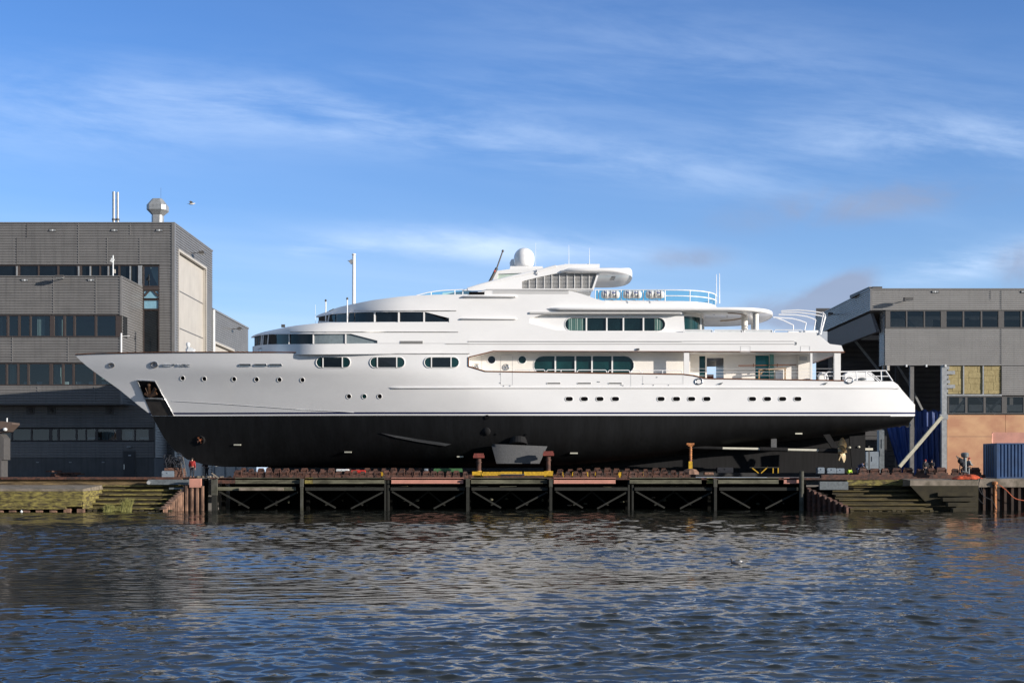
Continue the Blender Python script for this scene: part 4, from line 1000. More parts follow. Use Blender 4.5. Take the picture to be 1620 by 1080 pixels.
cx2 = [500, 500.6, 501.6, 503, 505, 508, 512, 517, 523, 530, 538, 548, 560, 575, 590, 610, 630, 650, 672.6, 690, 710.39, 710.41, 741]
strip(cx2, t2top, t2bot, [0, .12, .3, .55, .8, 1], B2b, cap_top=True, cap_bot=True).build('bridge_deck_brow', WHITE, yacht, smooth=True, angle=42)
cg2 = [504, 505, 507, 510, 514, 519, 525, 532, 540, 550, 562, 580, 600, 640, 672.6, 711]
B2g = lambda px, v_=0: max(0, B2(px - 2) - .16)
strip(cg2, lambda px: t2bot(px) - .4, PI_([(504, 509), (530, 509.8), (711, 510)]), [0, 1], B2g).build('bridge_window', DGLASS, yacht, smooth=True)
strip([503] + cg2[1:] + [741], PI_([(503, 507.6), (530, 509.2), (741, 509)]), PI_([(503, 512), (741, 511)]), [0, 1], lambda px, v_: B2(px - 1) - .05).build('bridge_window_sill', WHITE, yacht, smooth=True)
def mullions(pxs, y0, y1, bf, w=.11, slant=0):
    for px in pxs:
        m = MB(); a = P(px, y0(px), CL - bf(px) - .03); b_ = P(px - slant, y1, CL - bf(px - slant) - .03)
        m.bar(a, b_, w, .16); m.build('mullion', WHITE2, yacht)
mullions([496, 547], t1bot, 543.8, lambda px: B1w(px, 0) - .08, .11); mullions([457.6], t1bot, 544.2, lambda px: B1w(px, 0) - .08, .10)
mullions([414.5, 417, 425], t1bot, 545.5, lambda px: max(0, B1w(px, 0) - .08), .10, 1.5)
mullions([593, 631, 671], t2bot, 509.6, B2g, .14); mullions([521, 552], t2bot, 509.4, B2g, .12, 2)
for a_, b_ in ((497.3, 545.8), (548.2, 596.5)):
    pp = [lerp(a_, b_, i / 6) for i in range(7)]
    m = MB(); m.grid([[P(px, t1bot(px) + .1, CL - B1w(px, 0) + .07), P(px, 543.2, CL - B1w(px, 0) + .07)] for px in pp]); m.build('window_blind', mat('grey_window_blind', (.19, .23, .245), .15, var=.2) if 'grey_window_blind' not in MATS else MATS['grey_window_blind'], yacht)  # grey-blue sheet added so the two aft panes look paler, as if reflecting
m = MB(); c = hs_(414, 555, 0) ; 
for px_ in (412,):
    c = P(px_, 554, CL - B1w(px_, 0) - .1); m.lathe(c, [(.20, 0), (.24, .05), (.20, .1), (.12, .02)], 14, Vector((-.4, -1, 0)))
m.build('searchlight', CHROME, yacht, smooth=True)
m = MB(); m.box(*(lambda c: (c.x - .12, c.x + .2, c.y, c.y + .2, c.z, c.z + .25))(P(447, 517.4, 116.5))); m.build('horn', TRIML, yacht)
m = MB(); m.pbox(633, 669, 539, 543.6, 115.02, .1)
m.build('vent_grille', LOUV, yacht)
m = MB()
for k in range(4): m.pbox(633.4, 668.6, 539.5 + k * 1.05, 539.9 + k * 1.05, 114.99, .06)
m.build('grille_slat', TRIML, yacht)
# long double groove along the upper bulwark
m = MB(); m.pbox(741, 1257, 539.2, 539.7, 114.985, .05); m.build('groove_trim', LOUV, yacht)
m = MB(); m.pbox(705, 1257, 543.6, 544.0, 114.985, .05); m.build('groove_trim', LOUV, yacht)
MB().pbox(741, 1080, 540.2, 540.5, 114.98, .05).build('groove_trim', WHITE2, yacht)

# ---- midship and aft superstructure (full beam)
YS = 115.05; YF = 2 * CL - YS
outer = [(740.9, 565), (782, 554.6), (1335, 556), (1331, 546.2), (1313, 544), (1304, 536.5), (1295.5, 529.3), (1288, 525.6), (1081, 525.6), (881, 522.4), (838, 511), (838, 503.5), (861, 496.5), (1079, 496.5), (1079, 486.5), (958, 486.5), (958, 476.5), (940, 472), (925, 466.2), (912, 462.4), (901, 460), (769, 459.2), (741, 465.5)]
MB().prism(outer, YS, YF).build('superstructure', WHITE, yacht)
m = MB(); m.box(PX(735, YS), PX(742, YS), YS + .02, YF - .02, PZ(600, YS), PZ(557, YS)); m.build('bulkhead', WHITE2, yacht)
# teak edged slot frame left end: forward wall of side deck
# main deck house side
YM = 116.45
def window_row(parent, Y, x0, x1, y0, y1, cuts, glass, name='window', rad=None, cut_bottom=None, fr=1.0):
    """stadium window: raised rim, panes, mullions; hole already in the wall plate"""
    hole = stadium(x0, x1, y0, y1) if rad is None else rrect(x0, x1, y0, y1, rad)
    big = stadium(x0 - fr, x1 + fr, y0 - fr, y1 + fr) if rad is None else rrect(x0 - fr, x1 + fr, y0 - fr, y1 + fr, rad + fr)
    f = MB().prism(big, Y - .035, Y + .05, holes=(hole,), Y=Y).build(name, WHITE2, parent)
    MB().prism(hole, Y + .10, Y + .13, Y=Y).build('pane', glass, f)
    for c in cuts: MB().pbox(c - 1.15, c + 1.15, y0, y1, Y - .03, .12).build('mullion', WHITE2, f)
    return hole, f
h1 = stadium(844.7, 1002.8, 563, 592); p1 = circ(777.8, 568.9, 6.0); p2 = circ(826.3, 568.9, 6.0)
MB().prism([(739, 552), (1092, 552), (1092, 606), (739, 606)], YM, YM + .2, holes=(h1, p1, p2)).build('deck_house_side', CREAM, yacht)
MB().box(PX(739, YM), PX(1090, YM), YM + .22, 2 * CL - YM, PZ(606, YM), PZ(552, YM)).build('deck_house', CREAM, yacht)
window_row(yacht, YM, 844.7, 1002.8, 563, 592, (878.6, 910.3, 936.6, 968.6), TGLASS)
for c, gl in ((777.8, DGLASS), (826.3, TGLASS)):
    f = MB().prism(circ(c, 568.9, 7.0), YM - .03, YM + .04, holes=(circ(c, 568.9, 6.0),), Y=YM).build('porthole', WHITE2, yacht)
    MB().prism(circ(c, 568.9, 6.0), YM + .10, YM + .13, Y=YM).build('pane', gl, f)
m = MB()
for a, b_, c_, d_ in ((792, 792.5, 563, 588), (810.6, 811, 563, 588), (793, 810, 560.8, 561.2), (762, 762.4, 562, 586)): m.pbox(a, b_, c_, d_, YM - .012, .02)
m.build('door_seam', LOUV, yacht)
for px, py in ((800.8, 580.6), (753, 580)):
    m = MB(); c = P(px, py, YM - .05); rr = .26
    m.tube([c + Vector((rr * math.cos(a), 0, rr * math.sin(a))) for a in [i * math.pi / 8 for i in range(17)]], .03, 5)
    for a in (0, 1.05, 2.1): m.cyl(c + Vector((-rr * math.cos(a), 0, -rr * math.sin(a))), c + Vector((rr * math.cos(a), 0, rr * math.sin(a))), .025, n=5)
    m.build('hatch_wheel', CHROME, yacht)
# shell door outlines, hinges, small fittings
for x0, x1, y0, y1 in ((792, 811, 589, 608.5), (1017, 1081, 594, 607), (998, 998.4, 592, 612)):
    m = MB(); 
    m.pbox(x0, x0 + .35, y0, y1, 114.988, .02)
    if x1 - x0 > 1: m.pbox(x1 - .35, x1, y0, y1, 114.988, .02); m.pbox(x0, x1, y1 - .3, y1, 114.988, .02)
    m.build('shell_door_seam', LOUV, yacht)
m = MB()
for px, py in ((791.5, 591.5), (791.5, 605.5), (797, 610), (807, 610), (946, 603.5), (948.4, 603.8), (1039.5, 596.5), (983, 608.5), (986, 609.5), (1034, 609), (1058, 609), (1017.6, 607)): m.pbox(px - .45, px + .45, py - .6, py + .6, 114.95, .06)
m.build('hinge', TRIML, yacht)
m = MB(); m.pbox(1007.4, 1009.2, 550.8, 553.6, 114.93, .1); m.pbox(1009.9, 1011.6, 550.8, 553.6, 114.93, .1); m.build('deck_lamp', TRIML, yacht)
# guard rails on the side deck bulwark
def guard(x0, x1, y0, y1, Y, posts_=(), r=.035):
    m = MB(); z0 = PZ(y1, Y); z1 = PZ(y0, Y); a = PX(x0, Y); b_ = PX(x1, Y)
    m.tube([(a, Y, z0), (a, Y, z1 - .1), (a + .1, Y, z1), (b_ - .1, Y, z1), (b_, Y, z1 - .1), (b_, Y, z0)], r, 6)
    for p_ in posts_: m.cyl((PX(p_, Y), Y, z0), (PX(p_, Y), Y, z1), r, n=6)
    return m.build('guard_rail', RAILM, yacht, smooth=True)
for a, b_, ps in ((812, 862, (838,)), (864.7, 910.5, (887.5,)), (913.3, 959.5, ()), (962, 996, ()), (998, 1013.5, ()), (1016, 1079, (1048,))): guard(a, b_, 584.6 + (a - 812) * .006, 590.5, 115.1, ps, .04)
MB().box(PX(1082, 115.1), PX(1090.5, 115.1), 115.1, 115.45, PZ(594, 115.1), PZ(556, 115.1)).build('pillar', WHITE2, yacht)
MB().box(PX(1282, 115.1), PX(1285.3, 115.1), 115.1, 115.3, PZ(602, 115.1), PZ(556, 115.1)).build('pillar', WHITE2, yacht)
MB().box(PX(1320, 115.1), PX(1330, 115.1), 115.1, 115.5, PZ(602, 115.1), PZ(556.4, 115.1)).build('pillar', WHITE2, yacht)
MB().box(PX(1320, 115.1), PX(1330, 115.1), 126.5, 126.9, PZ(602, 115.1), PZ(556.4, 115.1)).build('pillar', WHITE2, yacht)
for a, b_ in ((1171.5, 1187), (1266.5, 1281.5)):
    m = MB(); m.pbox(a, b_, 555.0, 557.0, 114.97, .3); m.build('fold_down_step', WHITE2, yacht)
    m = MB(); m.pbox(a, a + .35, 547.5, 555, 115.035, .02); m.pbox(b_ - .35, b_, 547.5, 555, 115.035, .02); m.pbox(a, b_, 547.3, 547.6, 115.035, .02); m.build('step_seam', LOUV, yacht)
# aft saloon wall with doors, and the view through to the far side
YQ = 118.3
MB().prism([(1090, 550), (1264, 550), (1264, 609), (1090, 609)], YQ, YQ + .15, holes=([(1106.2, 563), (1115.8, 563), (1115.8, 604), (1106.2, 604)], [(1118.3, 566), (1145, 566), (1145, 604), (1118.3, 604)], [(1194.7, 562), (1217, 562), (1217, 604), (1194.7, 604)])).build('saloon_wall', CREAM, yacht)
MB().prism([(1090, 550), (1264, 550), (1264, 609), (1090, 609)], 125.2, 125.35, holes=([(1106, 570), (1160, 570), (1160, 604), (1106, 604)],), Y=YQ).build('saloon_wall', CREAM, yacht)
MB().box(PX(1151, YQ), PX(1152.5, YQ), YQ + .2, 125, PZ(606, YQ), PZ(552, YQ)).build('saloon_partition', CREAM, yacht)
MB().pbox(1106.4, 1115.6, 563.2, 603.8, YQ + .05, .04).build('saloon_door', TGLASS, yacht)
MB().pbox(1195, 1216.8, 562.2, 603.8, YQ + .7, .05).build('saloon_door', TEALG, yacht)
MB().box(PX(1217, YQ), PX(1223.5, YQ), YQ - .25, YQ - .2, PZ(602, YQ), PZ(561, YQ)).build('saloon_door', mat('pale_green_glass', (.12, .30, .26), .1), yacht)
m = MB(); m.cyl(P(1168, 578.3, 117), P(1260, 576.8, 117), .05, n=6)
for px in (1192, 1230): m.pbox(px - .5, px + .5, 575, 580, 117, .1)
m.build('boat_hook', TEAK, yacht)
m = MB()
for a, b_ in (((1201, 601), (1201, 585)), ((1201, 585), (1244, 582.5)), ((1242, 583), (1242, 601)), ((1203, 592), (1210, 584))): m.bar(P(*a, 117.2), P(*b_, 117.2), .12, .12)
m.build('deck_table', mat('oak_wood', (.38, .24, .12), .5, var=.25), yacht)
MB().pbox(1227.5, 1239, 585, 601, 117.6, .5).build('deck_chair', WHITE2, yacht)
m = MB(); m.pbox(1118, 1129, 592, 602, 119, .5); m.build('lounge_chair', mat('maroon_cushion', (.07, .02, .025), .8), yacht)
MB().box(PX(1263, 118), PX(1283, 118), 118.0, 118.2, PZ(603, 118), PZ(556, 118)).build('stair_screen', CREAM, yacht)
m = MB(); m.pbox(1265, 1277, 564, 570, 117.94, .05); m.build('vent_grille', LOUV, yacht)
for k in range(3):
    m = MB(); z = PZ(583 + k * 5.4, 115.2); m.cyl((PX(1092, 115.2), 115.2, z), (PX(1330, 115.2), 115.2, z), .012, n=4); m.build('guard_wire', RAILM, yacht)
for px, py, r_ in ((1105.7, 603.2, 4.6), (1343.7, 601.6, 4.6)):
    m = MB(); c = P(px, py, 114.95); rr = r_ / 18; m.tube([c + Vector((1.25 * rr * math.cos(a), 0, rr * math.sin(a))) for a in [i * math.pi / 9 for i in range(19)]], .05, 6); o_ = m.build('fairlead', CHROME, yacht, smooth=True)
    MB().prism(circ(px, py, r_ * .8, 14), 114.96, 114.99).build('fairlead_plate', WHITE2, o_)
for px in (1140.7, 1306):
    m = MB(); c = P(px, 606.8, 114.9); m.bar(c + Vector((-.18, 0, -.03)), c + Vector((.16, 0, .1)), .1, .06); m.box(c.x - .05, c.x + .05, c.y, c.y + .12, c.z - .06, c.z + .04); m.build('cleat', STEELG, yacht)
# window panel on the upper deck house, recessed
YU = 115.55
h2 = stadium(894, 1052.3, 502.7, 523.2)
MB().prism([(832, 494), (1081.6, 494), (1083.5, 527), (832, 527)], YU, YU + .2, holes=(h2,)).build('upper_house_side', WHITE, yacht)
MB().box(PX(834, YU), PX(1080, YU), YU + .22, 2 * CL - YU, PZ(527, YU), PZ(493, YU)).build('upper_house', WHITE2, yacht)
window_row(yacht, YU, 894, 1052.3, 502.7, 523.2, (927.8, 960, 986.3, 1018), mat('teal_black_glass', (.006, .018, .02), .05, var=.5, scale=.6))
for a, b_ in ((899, 926), (1036, 1048)):
    rr = []
    for i in range(31):
        x = lerp(PX(a, YU), PX(b_, YU), i / 30); y = YU + .085 + .012 * math.sin(i * 2.3); rr.append([Vector((x, y, PZ(522.5, YU))), Vector((x, y, PZ(503.6, YU)))])
    MB().grid(rr).build('curtain', mat('green_tinted_curtain', (.06, .16, .14), .35, var=.5, scale=3, stretch=(8, 1, .05)), yacht)
# curved glass end of the upper house
rows = []
for i in range(15):
    a = math.pi / 2 * i / 14; x = PX(1081, 116) + 2.15 * math.sin(a); y = 115.9 + 3.2 * (1 - math.cos(a)); rows.append([Vector((x, y, PZ(527, 115))), Vector((x, y, PZ(493.5, 115)))])
rows.append([Vector((rows[-1][0].x, 126, rows[-1][0].z)), Vector((rows[-1][0].x, 126, rows[-1][1].z))])
MB().grid(rows).build('curved_glass', TGLASS, yacht, smooth=True)
m = MB(); m.grid([[r[0] + Vector((.03, -.03, PZ(498.5, 115) - r[0].z)), Vector((r[1].x + .03, r[1].y - .03, PZ(490.5, 115)))] for r in rows]); m.build('glass_header', CREAM, yacht, smooth=True)
for i in (8, 13):
    m = MB(); r = rows[i]; m.bar(r[0] + Vector((.03, -.04, 0)), r[1] + Vector((.03, -.04, 0)), .16, .12); m.build('mullion', WHITE2, yacht)
for px, Y, w in ((1178, 118.3, .29), (1195.5, 116.2, .27), (1192, 124.5, .24)):
    m = MB(); m.cyl((PX(px, Y), Y, PZ(527, 115)), (PX(px, Y), Y, PZ(490, 115)), w, n=16); m.build('column', CREAM, yacht, smooth=True)
for a, b_ in ((1081.5, 1127.5), (1129.5, 1174.5), (1176.8, 1222), (1225, 1269.5)): guard(a, b_, 521.8, 526, 115.2, (), .04)
m = MB()
for a, b_ in ((1083, 1126), (1131, 1173), (1178, 1221)): m.pbox(a, b_, 522.6, 526, 115.22, .05)
m.build('weather_cloth', CONDW, yacht)
m = MB(); m.pbox(1247.5, 1268, 523.5, 526, 115.3, .4); m.pbox(1271, 1295, 522.5, 526, 116, .4); m.build('deck_locker', WHITE2, yacht)
# awning hoops over the aft upper deck
for pts, Y in (([(1236, 491.8), (1262, 490.4), (1284, 492.2), (1301, 495), (1302, 498), (1296.5, 528.7)], 115.3), ([(1236, 494.5), (1262, 494), (1285, 497), (1306, 501), (1298.3, 529)], 115.9),
               ([(1232, 497.5), (1258, 498), (1276, 500.5), (1290.4, 505.6), (1287.2, 523)], 118), ([(1223.5, 501.8), (1253, 503.7), (1266, 507), (1275.3, 510.5), (1272.2, 525)], 120.5),
               ([(1227, 502.2), (1240, 507), (1255, 514.3), (1254.8, 523)], 123), ([(1301, 493.8), (1305.6, 498.6), (1297.5, 529)], 114.95)):
    m = MB(); m.tube([P(a, b_, Y) for a, b_ in pts], .055, 6); m.build('awning_hoop', RAILM, yacht, smooth=True)
MB().pbox(1297, 1309, 524, 546, 122.5, .3).build('wind_screen', mat('grey_wind_screen', (.35, .38, .42), .5), yacht)
# roof slab over the upper deck
def Bslab(px, v_):
    e = {0: .14, 1: .16}.get(v_, .0 if .2 < v_ < .8 else .035)
    b_ = 6.38
    if px > 1150: b_ = 6.38 * max(0, 1 - ((px - 1150) / 89.5) ** 2.6) ** (1 / 2.6)
    if px < 886: b_ = 6.0 + .38 * ((px - 866) / 20)
    return max(0, b_ - e * min(1, b_ / 2))
xsl = [866, 872, 880, 886, 950, 1050, 1150, 1165, 1180, 1192, 1203, 1212, 1219, 1225, 1230, 1234, 1237, 1238.7, 1239.4]
strip(xsl, lambda px: 485.6 + (1.2 if px < 868 else 0), PI_([(866, 489), (886, 490.9), (1080, 491.4), (1239, 492)]), [0, .15, .5, .85, 1], Bslab, cap_top=True, cap_bot=True, close=True, Yref=114.7).build('sun_deck_slab', WHITE, yacht, smooth=True, angle=60)
# soffit fittings: curved track and lamps
m = MB(); c = Vector((PX(1140, 119), 119, PZ(492, 114.7) - .03)); m.tube([c + Vector((2.2 * math.cos(a), 3.1 * math.sin(a), 0)) for a in [-1.5 + i * .22 for i in range(14)]], .05, 5); m.build('awning_track', mat('pale_brown_track', (.42, .3, .22), .6), yacht)
for k in range(4):
    m = MB(); c = Vector((PX(1130 + k * 24, 117), 117.2 + k % 2, PZ(492, 114.7) - .03)); m.cyl(c, c + Vector((0, 0, -.05)), .1, n=10); m.build('downlight', CHROME, yacht)
# sun deck bulwark, glass screen and rails
def Bsd(px, v_=0): return 5.75 * max(0, 1 - (max(0, px - 1062) / 86.0) ** 2.3) ** (1 / 2.3)
xsd = [957, 1000, 1052, 1062, 1072, 1082, 1092, 1102, 1111, 1119, 1126, 1132, 1137, 1141, 1144, 1146, 1147.5]
strip(xsd, PI_([(957, 474.5), (1050, 475.6), (1148, 476.4)]), lambda px: 487, [0, .1, 1], lambda px, v_: Bsd(px) - (.1 if v_ == 0 else 0) * min(1, Bsd(px)), cap_top=True, close=True, Yref=115.25).build('sun_deck_bulwark', WHITE, yacht, smooth=True)
def sdp(px, py): return Vector((PX(px, 115.25), CL - Bsd(px) + .12, PZ(py, 115.25)))
m = MB(); m.grid([[sdp(px, 475.5), sdp(px, 459.6)] for px in xsd[2:]]); m.build('glass_screen', AQUAG, yacht, smooth=True)
m = MB(); m.grid([[Vector((sdp(px, 475.5).x, 2 * CL - sdp(px, 475.5).y, sdp(px, 475.5).z)), Vector((sdp(px, 459.6).x, 2 * CL - sdp(px, 459.6).y, sdp(px, 459.6).z))] for px in [941, 980] + xsd[1:]]); m.build('glass_screen', AQUAG, yacht, smooth=True)
for py in (458.4, 467.6):
    m = MB(); pts = [sdp(px, py) for px in ([941] + xsd[1:] if py < 460 else xsd[2:])]; m.tube(pts, .045, 6); m.build('guard_rail', RAILM, yacht, smooth=True)
    if py < 460:
        m = MB(); m.tube([Vector((p.x, 2 * CL - p.y, p.z)) for p in pts], .04, 6); m.build('guard_rail', RAILM, yacht, smooth=True)
for px in (942, 947, 983, 1018, 1052.4, 1092.4, 1125, 1141):
    m = MB(); m.cyl(sdp(px, 475.8), sdp(px, 458.4), .045, n=6); m.build('rail_post', RAILM, yacht)
m = MB(); m.pbox(941, 1052, 459.4, 474.6, 121, .03); m.build('glass_screen', AQUAG, yacht)
for px, top in ((1133.4, 434), (1138.3, 432)):
    m = MB(); m.cyl(P(px, 480, 120), P(px, top, 120), .05, .025, n=6); m.build('whip_antenna', RAILM, yacht)
# ---- flybridge: forward screen, fairing, louvred side, hardtop
fly = [(659, 467.2), (675, 463.2), (690, 460.6), (705, 459.2), (729, 458.2), (745, 458.4)]
m = MB(); m.tube([P(a, b_, 116.8) for a, b_ in fly], .05, 6)
for a, b_ in ((682, 462), (719.5, 458.6), (732, 458.3)): m.cyl(P(a, b_, 116.8), P(a, 467, 116.8), .04, n=6)
m.build('guard_rail', RAILM, yacht, smooth=True)
m = MB(); m.add([P(a, b_, 116.85) for a, b_ in fly] + [P(745, 466, 116.85), P(660, 468, 116.85)], [tuple(range(8))]); m.build('glass_screen', AQUAG, yacht)
MB().prism([(700, 467), (700, 463), (730, 461), (742, 459.5), (742, 467)], 118, 124).build('flybridge_seat', WHITE2, yacht)
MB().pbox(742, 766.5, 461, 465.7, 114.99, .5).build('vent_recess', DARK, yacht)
m = MB(); m.pbox(756, 766, 461.2, 461.9, 114.95, .1); m.build('vent_lip', WHITE2, yacht)
m = MB()
for k in range(3): m.pbox(780, 900, 459.9 + k * 1.8, 460.5 + k * 1.8, 115.0, .1)
m.build('louvre_strip', LOUV, yacht)
YFa = 116.6
lou = [(826, 445.2), (834, 442.8), (849, 439), (861, 436.5), (873.3, 433.7), (885, 432), (897.4, 431), (945.5, 430), (936.8, 456.2), (826, 456.2)]
fair = [(732, 459.5), (740, 456), (758.5, 450.4), (780.7, 444.3), (800, 439.3), (814, 435.8), (843.7, 429.6), (869.6, 422.8), (880, 420), (890, 418.6), (901, 417.9), (946, 417.7), (948.7, 419), (948.7, 430), (938.8, 459.6)]
MB().prism(fair, YFa, YFa + .35, holes=(lou,)).build('mast_fairing', WHITE, yacht)
MB().prism(fair, 2 * CL - YFa - .35, 2 * CL - YFa, Y=YFa).build('mast_fairing', WHITE, yacht)
m = MB(); m.prism([(x, y - .5) for x, y in lou], YFa + .30, YFa + .34, Y=YFa); lo_ = m.build('louvre_panel', LOUV, yacht)
m = MB()
for k in range(11):
    y = 433 + k * 2.1; xa_ = max(826.5, interp([(431, 900), (433.7, 873), (436.5, 861), (439, 849), (442.8, 834), (445.2, 826)], y)); m.pbox(xa_, 944 - k * .75, y, y + .8, YFa + .16, .14)
m.build('louvre_slat', LOUV, lo_)
for px in (837, 849, 861, 873, 885, 897, 909, 920.6, 932):
    m = MB(); m.pbox(px - .45, px + .45, interp([(826, 446), (834, 443.5), (873, 434.5), (897, 431.6), (945, 430.5)], px), 456, YFa + .1, .2); m.build('louvre_post', WHITE2, lo_)
# rounded upper edge of the fairing
m = MB(); pts = [P(a, b_ + 1.6, YFa + .1) for a, b_ in fair[1:9]]; m.tube(pts, .16, 10); m.build('fairing_bead', WHITE, yacht, smooth=True)
m = MB(); m.tube([P(848, 427, YFa - .1), P(850, 431, YFa - .15), P(849.5, 435, YFa)], .05, 6); m.build('fairing_lamp', CHROME, yacht)
# windscreen with pale glass, box for the radome
MB().prism([(780, 446), (782, 432), (785, 428.6), (806, 425.6), (872, 423.8), (872, 446)], 118.2, 118.5, holes=([(786.5, 441.5), (788.5, 433.2), (826, 431.8), (826, 441.5)],)).build('windscreen_frame', WHITE2, yacht)
MB().prism([(786, 442), (788, 433), (827, 431.5), (827, 442)], 118.36, 118.40, Y=118.2).build('windscreen', mat('pale_green_screen', (.50, .60, .52), .3, var=.25, scale=.6), yacht)
MB().prism([(786, 446), (788, 428), (872, 424), (872, 446)], 118.6, 123.8, Y=118.2).build('cockpit', WHITE2, yacht)
MB().prism([(806, 427), (807.5, 421.6), (858, 421.8), (860, 427)], 118.8, 123.2, Y=119).build('radome_base', WHITE2, yacht)
R0 = 16.4 * 121 / F; cz = PZ(408.6, 121)
prof = [(.70 * R0, PZ(423, 121) - cz), (.93 * R0, -.62 * R0), (R0 * .99, -.3 * R0)] + [(R0 * math.cos(a), R0 * math.sin(a)) for a in [i * math.pi / 24 for i in range(12)]] + [(.001, R0)]
m = MB(); m.lathe((PX(829.2, 121), 121, cz), prof, 40); m.build('radome', WHITE, yacht, smooth=True, angle=60)
m = MB(); m.lathe((PX(815.5, 121.6), 122.6, PZ(414, 122)), [(.5, -.6), (.55, 0), (.4, .3), (.01, .4)], 20); m.build('radome', WHITE2, yacht, smooth=True)
m = MB(); m.tube([P(795.5, 396.8, 117.3), P(786, 424, 117.3)], .07, 6); m.build('crane_boom', mat('weathered_boom', (.10, .09, .08), .6, var=.4), yacht)
m = MB(); m.tube([P(786, 424, 117.3), P(774.5, 446.5, 117.3)], .14, 7); m.sphere(P(795.5, 397, 117.3), .12, .12, .12, 8, 5); m.build('crane_boom', TRIML, yacht)
m = MB(); m.sphere(P(782.5, 429, 117.2), .09, .09, .13, 8, 5); m.build('boom_strap', REDP, yacht)
for px, y0, y1 in ((900, 387.5, 418), (932.6, 392, 418), (847.5, 384, 424)):
    m = MB(); m.cyl(P(px, y1, 120), P(px, y0, 120), .03 if px != 847.5 else .015, .012, n=5); m.build('whip_antenna', RAILM, yacht)
def Bht(px, v_):
    b_ = 5.0
    if px > 955: b_ = 5.0 * max(0, 1 - ((px - 955) / 51.5) ** 3) ** (1 / 3)
    if px < 900: b_ = 4.5 + .5 * ((px - 888) / 12)
    e = {0: .22, 1: .22}.get(v_, 0 if .25 < v_ < .75 else .07)
    return max(0, b_ - e * min(1, b_ / 2))
xht = [888, 893, 900, 930, 955, 965, 975, 983, 989, 994, 998, 1001, 1003.5, 1005, 1006, 1006.45]
strip(xht, PI_([(888, 426.5), (900, 423.4), (960, 423.0), (985, 422.6), (992, 421), (1000, 419.5), (1007, 421)]), PI_([(888, 428.5), (900, 430.2), (1007, 431)]), [0, .2, .5, .8, 1], Bht, cap_top=True, cap_bot=True, close=True, Yref=116).build('hardtop', WHITE, yacht, smooth=True, angle=60)
for k in range(3):
    c = Vector((PX(974, 116), 118.6 + k * .8, PZ(430.8, 116) - .02)); m = MB(); m.box(c.x - .2, c.x + .2, c.y - .12, c.y + .12, c.z - .05, c.z); m.build('downlight', LOUV, yacht)
MB().pbox(893, 948.5, 417.6, 424, 117, 7).build('hardtop_box', WHITE2, yacht)
m = MB(); m.tube([P(926, 420.5, 116.8), P(930, 418, 116.8), P(934, 420, 116.8)], .06, 6); m.build('horn', CHROME, yacht)
# masts on the forward deck houses
m = MB(); m.cyl(P(559.8, 482, 121), P(559.8, 404, 121), .17, .14, n=12); m.lathe(P(559.8, 404, 121), [(.08, 0), (.2, .05), (.2, .12), (.05, .2)], 12); fm = m.build('signal_mast', WHITE2, yacht, smooth=True)
m = MB(); m.bar(P(553.5, 416, 121), P(558, 412, 121), .3, .32); m.bar(P(550, 412.3, 121), P(557, 412.3, 121), .05, .05); m.build('mast_camera', GALV, fm)
for px, y0, y1, Y in ((515.3, 474, 511, 119), (549.4, 471, 510, 117)):
    m = MB(); m.cyl(P(px, y1, Y), P(px, y0 + 2, Y), .055, n=8); o_ = m.build('light_pole', WHITE2, yacht); m = MB(); m.sphere(P(px, y0 + 1.4, Y), .1, .1, .13, 8, 6); m.build('pole_lamp', TRIML, o_)
m = MB(); m.cyl(P(499, 513, 119), P(499, 482, 119), .015, n=5); m.build('whip_antenna', RAILM, yacht)
m = MB(); m.bar(P(521, 492, 118), P(528, 488.5, 118), .1, .08); m.build('wiper', STEELG, yacht)

BRIGHT = mat('bright_polished_plate', (.7, .7, .7), .3, .6, var=.5, scale=6)
m = MB(); m.cyl(P(191.8, 560, 120), P(191.8, 527, 120), .075, n=8); m.bar(P(191.8, 531.5, 120), P(205, 531.3, 120), .05, .05); m.build('jackstaff', WHITE2, yacht)
# ---- bow details
def on_hull_ring(px, py, r, ring_m, disc_m, name='porthole', tube=.024, off=.012, sx=1.0):
    n_ = 18; ps = [hs_(px + sx * r * math.cos(a), py + r * math.sin(a), off) for a in [2 * math.pi * i / n_ for i in range(n_ + 1)]]
    m = MB(); m.tube(ps, tube, 6); o_ = m.build(name, ring_m, yacht, smooth=True)
    d = MB(); d.add(ps[:-1], [tuple(range(n_))]); q = d.build('pane', disc_m, o_); return o_
for px, py in ((289, 598), (323.3, 599), (370.4, 599.5), (406, 600), (442.2, 600.3), (478.5, 600.8)): on_hull_ring(px, py, 3.7, WHITE2, DARK, sx=.95)
for px, gl in ((552, DARK), (576.3, TGLASS), (600.7, DARK)): on_hull_ring(px, 626.7, 3.8, WHITE2, gl)
for grp in ((900.4, 924.3, 949, 973.5), (1045.6, 1070, 1094, 1118.2), (1190.3, 1214, 1238, 1262)):
    for px in grp:
        st = [(px - 6.3 + 0, 0)]
        pts = stadium(px - 6.3, px + 6.3, 627.2, 634.4, 5)
        ps = [P(a, b_, CL - hb(a, b_) - .012) for a, b_ in pts]
        m = MB(); m.tube(ps + [ps[0]], .03, 6); o_ = m.build('porthole', WHITE2, yacht, smooth=True)
        d = MB(); d.add(ps, [tuple(range(len(ps)))]); d.build('pane', DARK, o_)
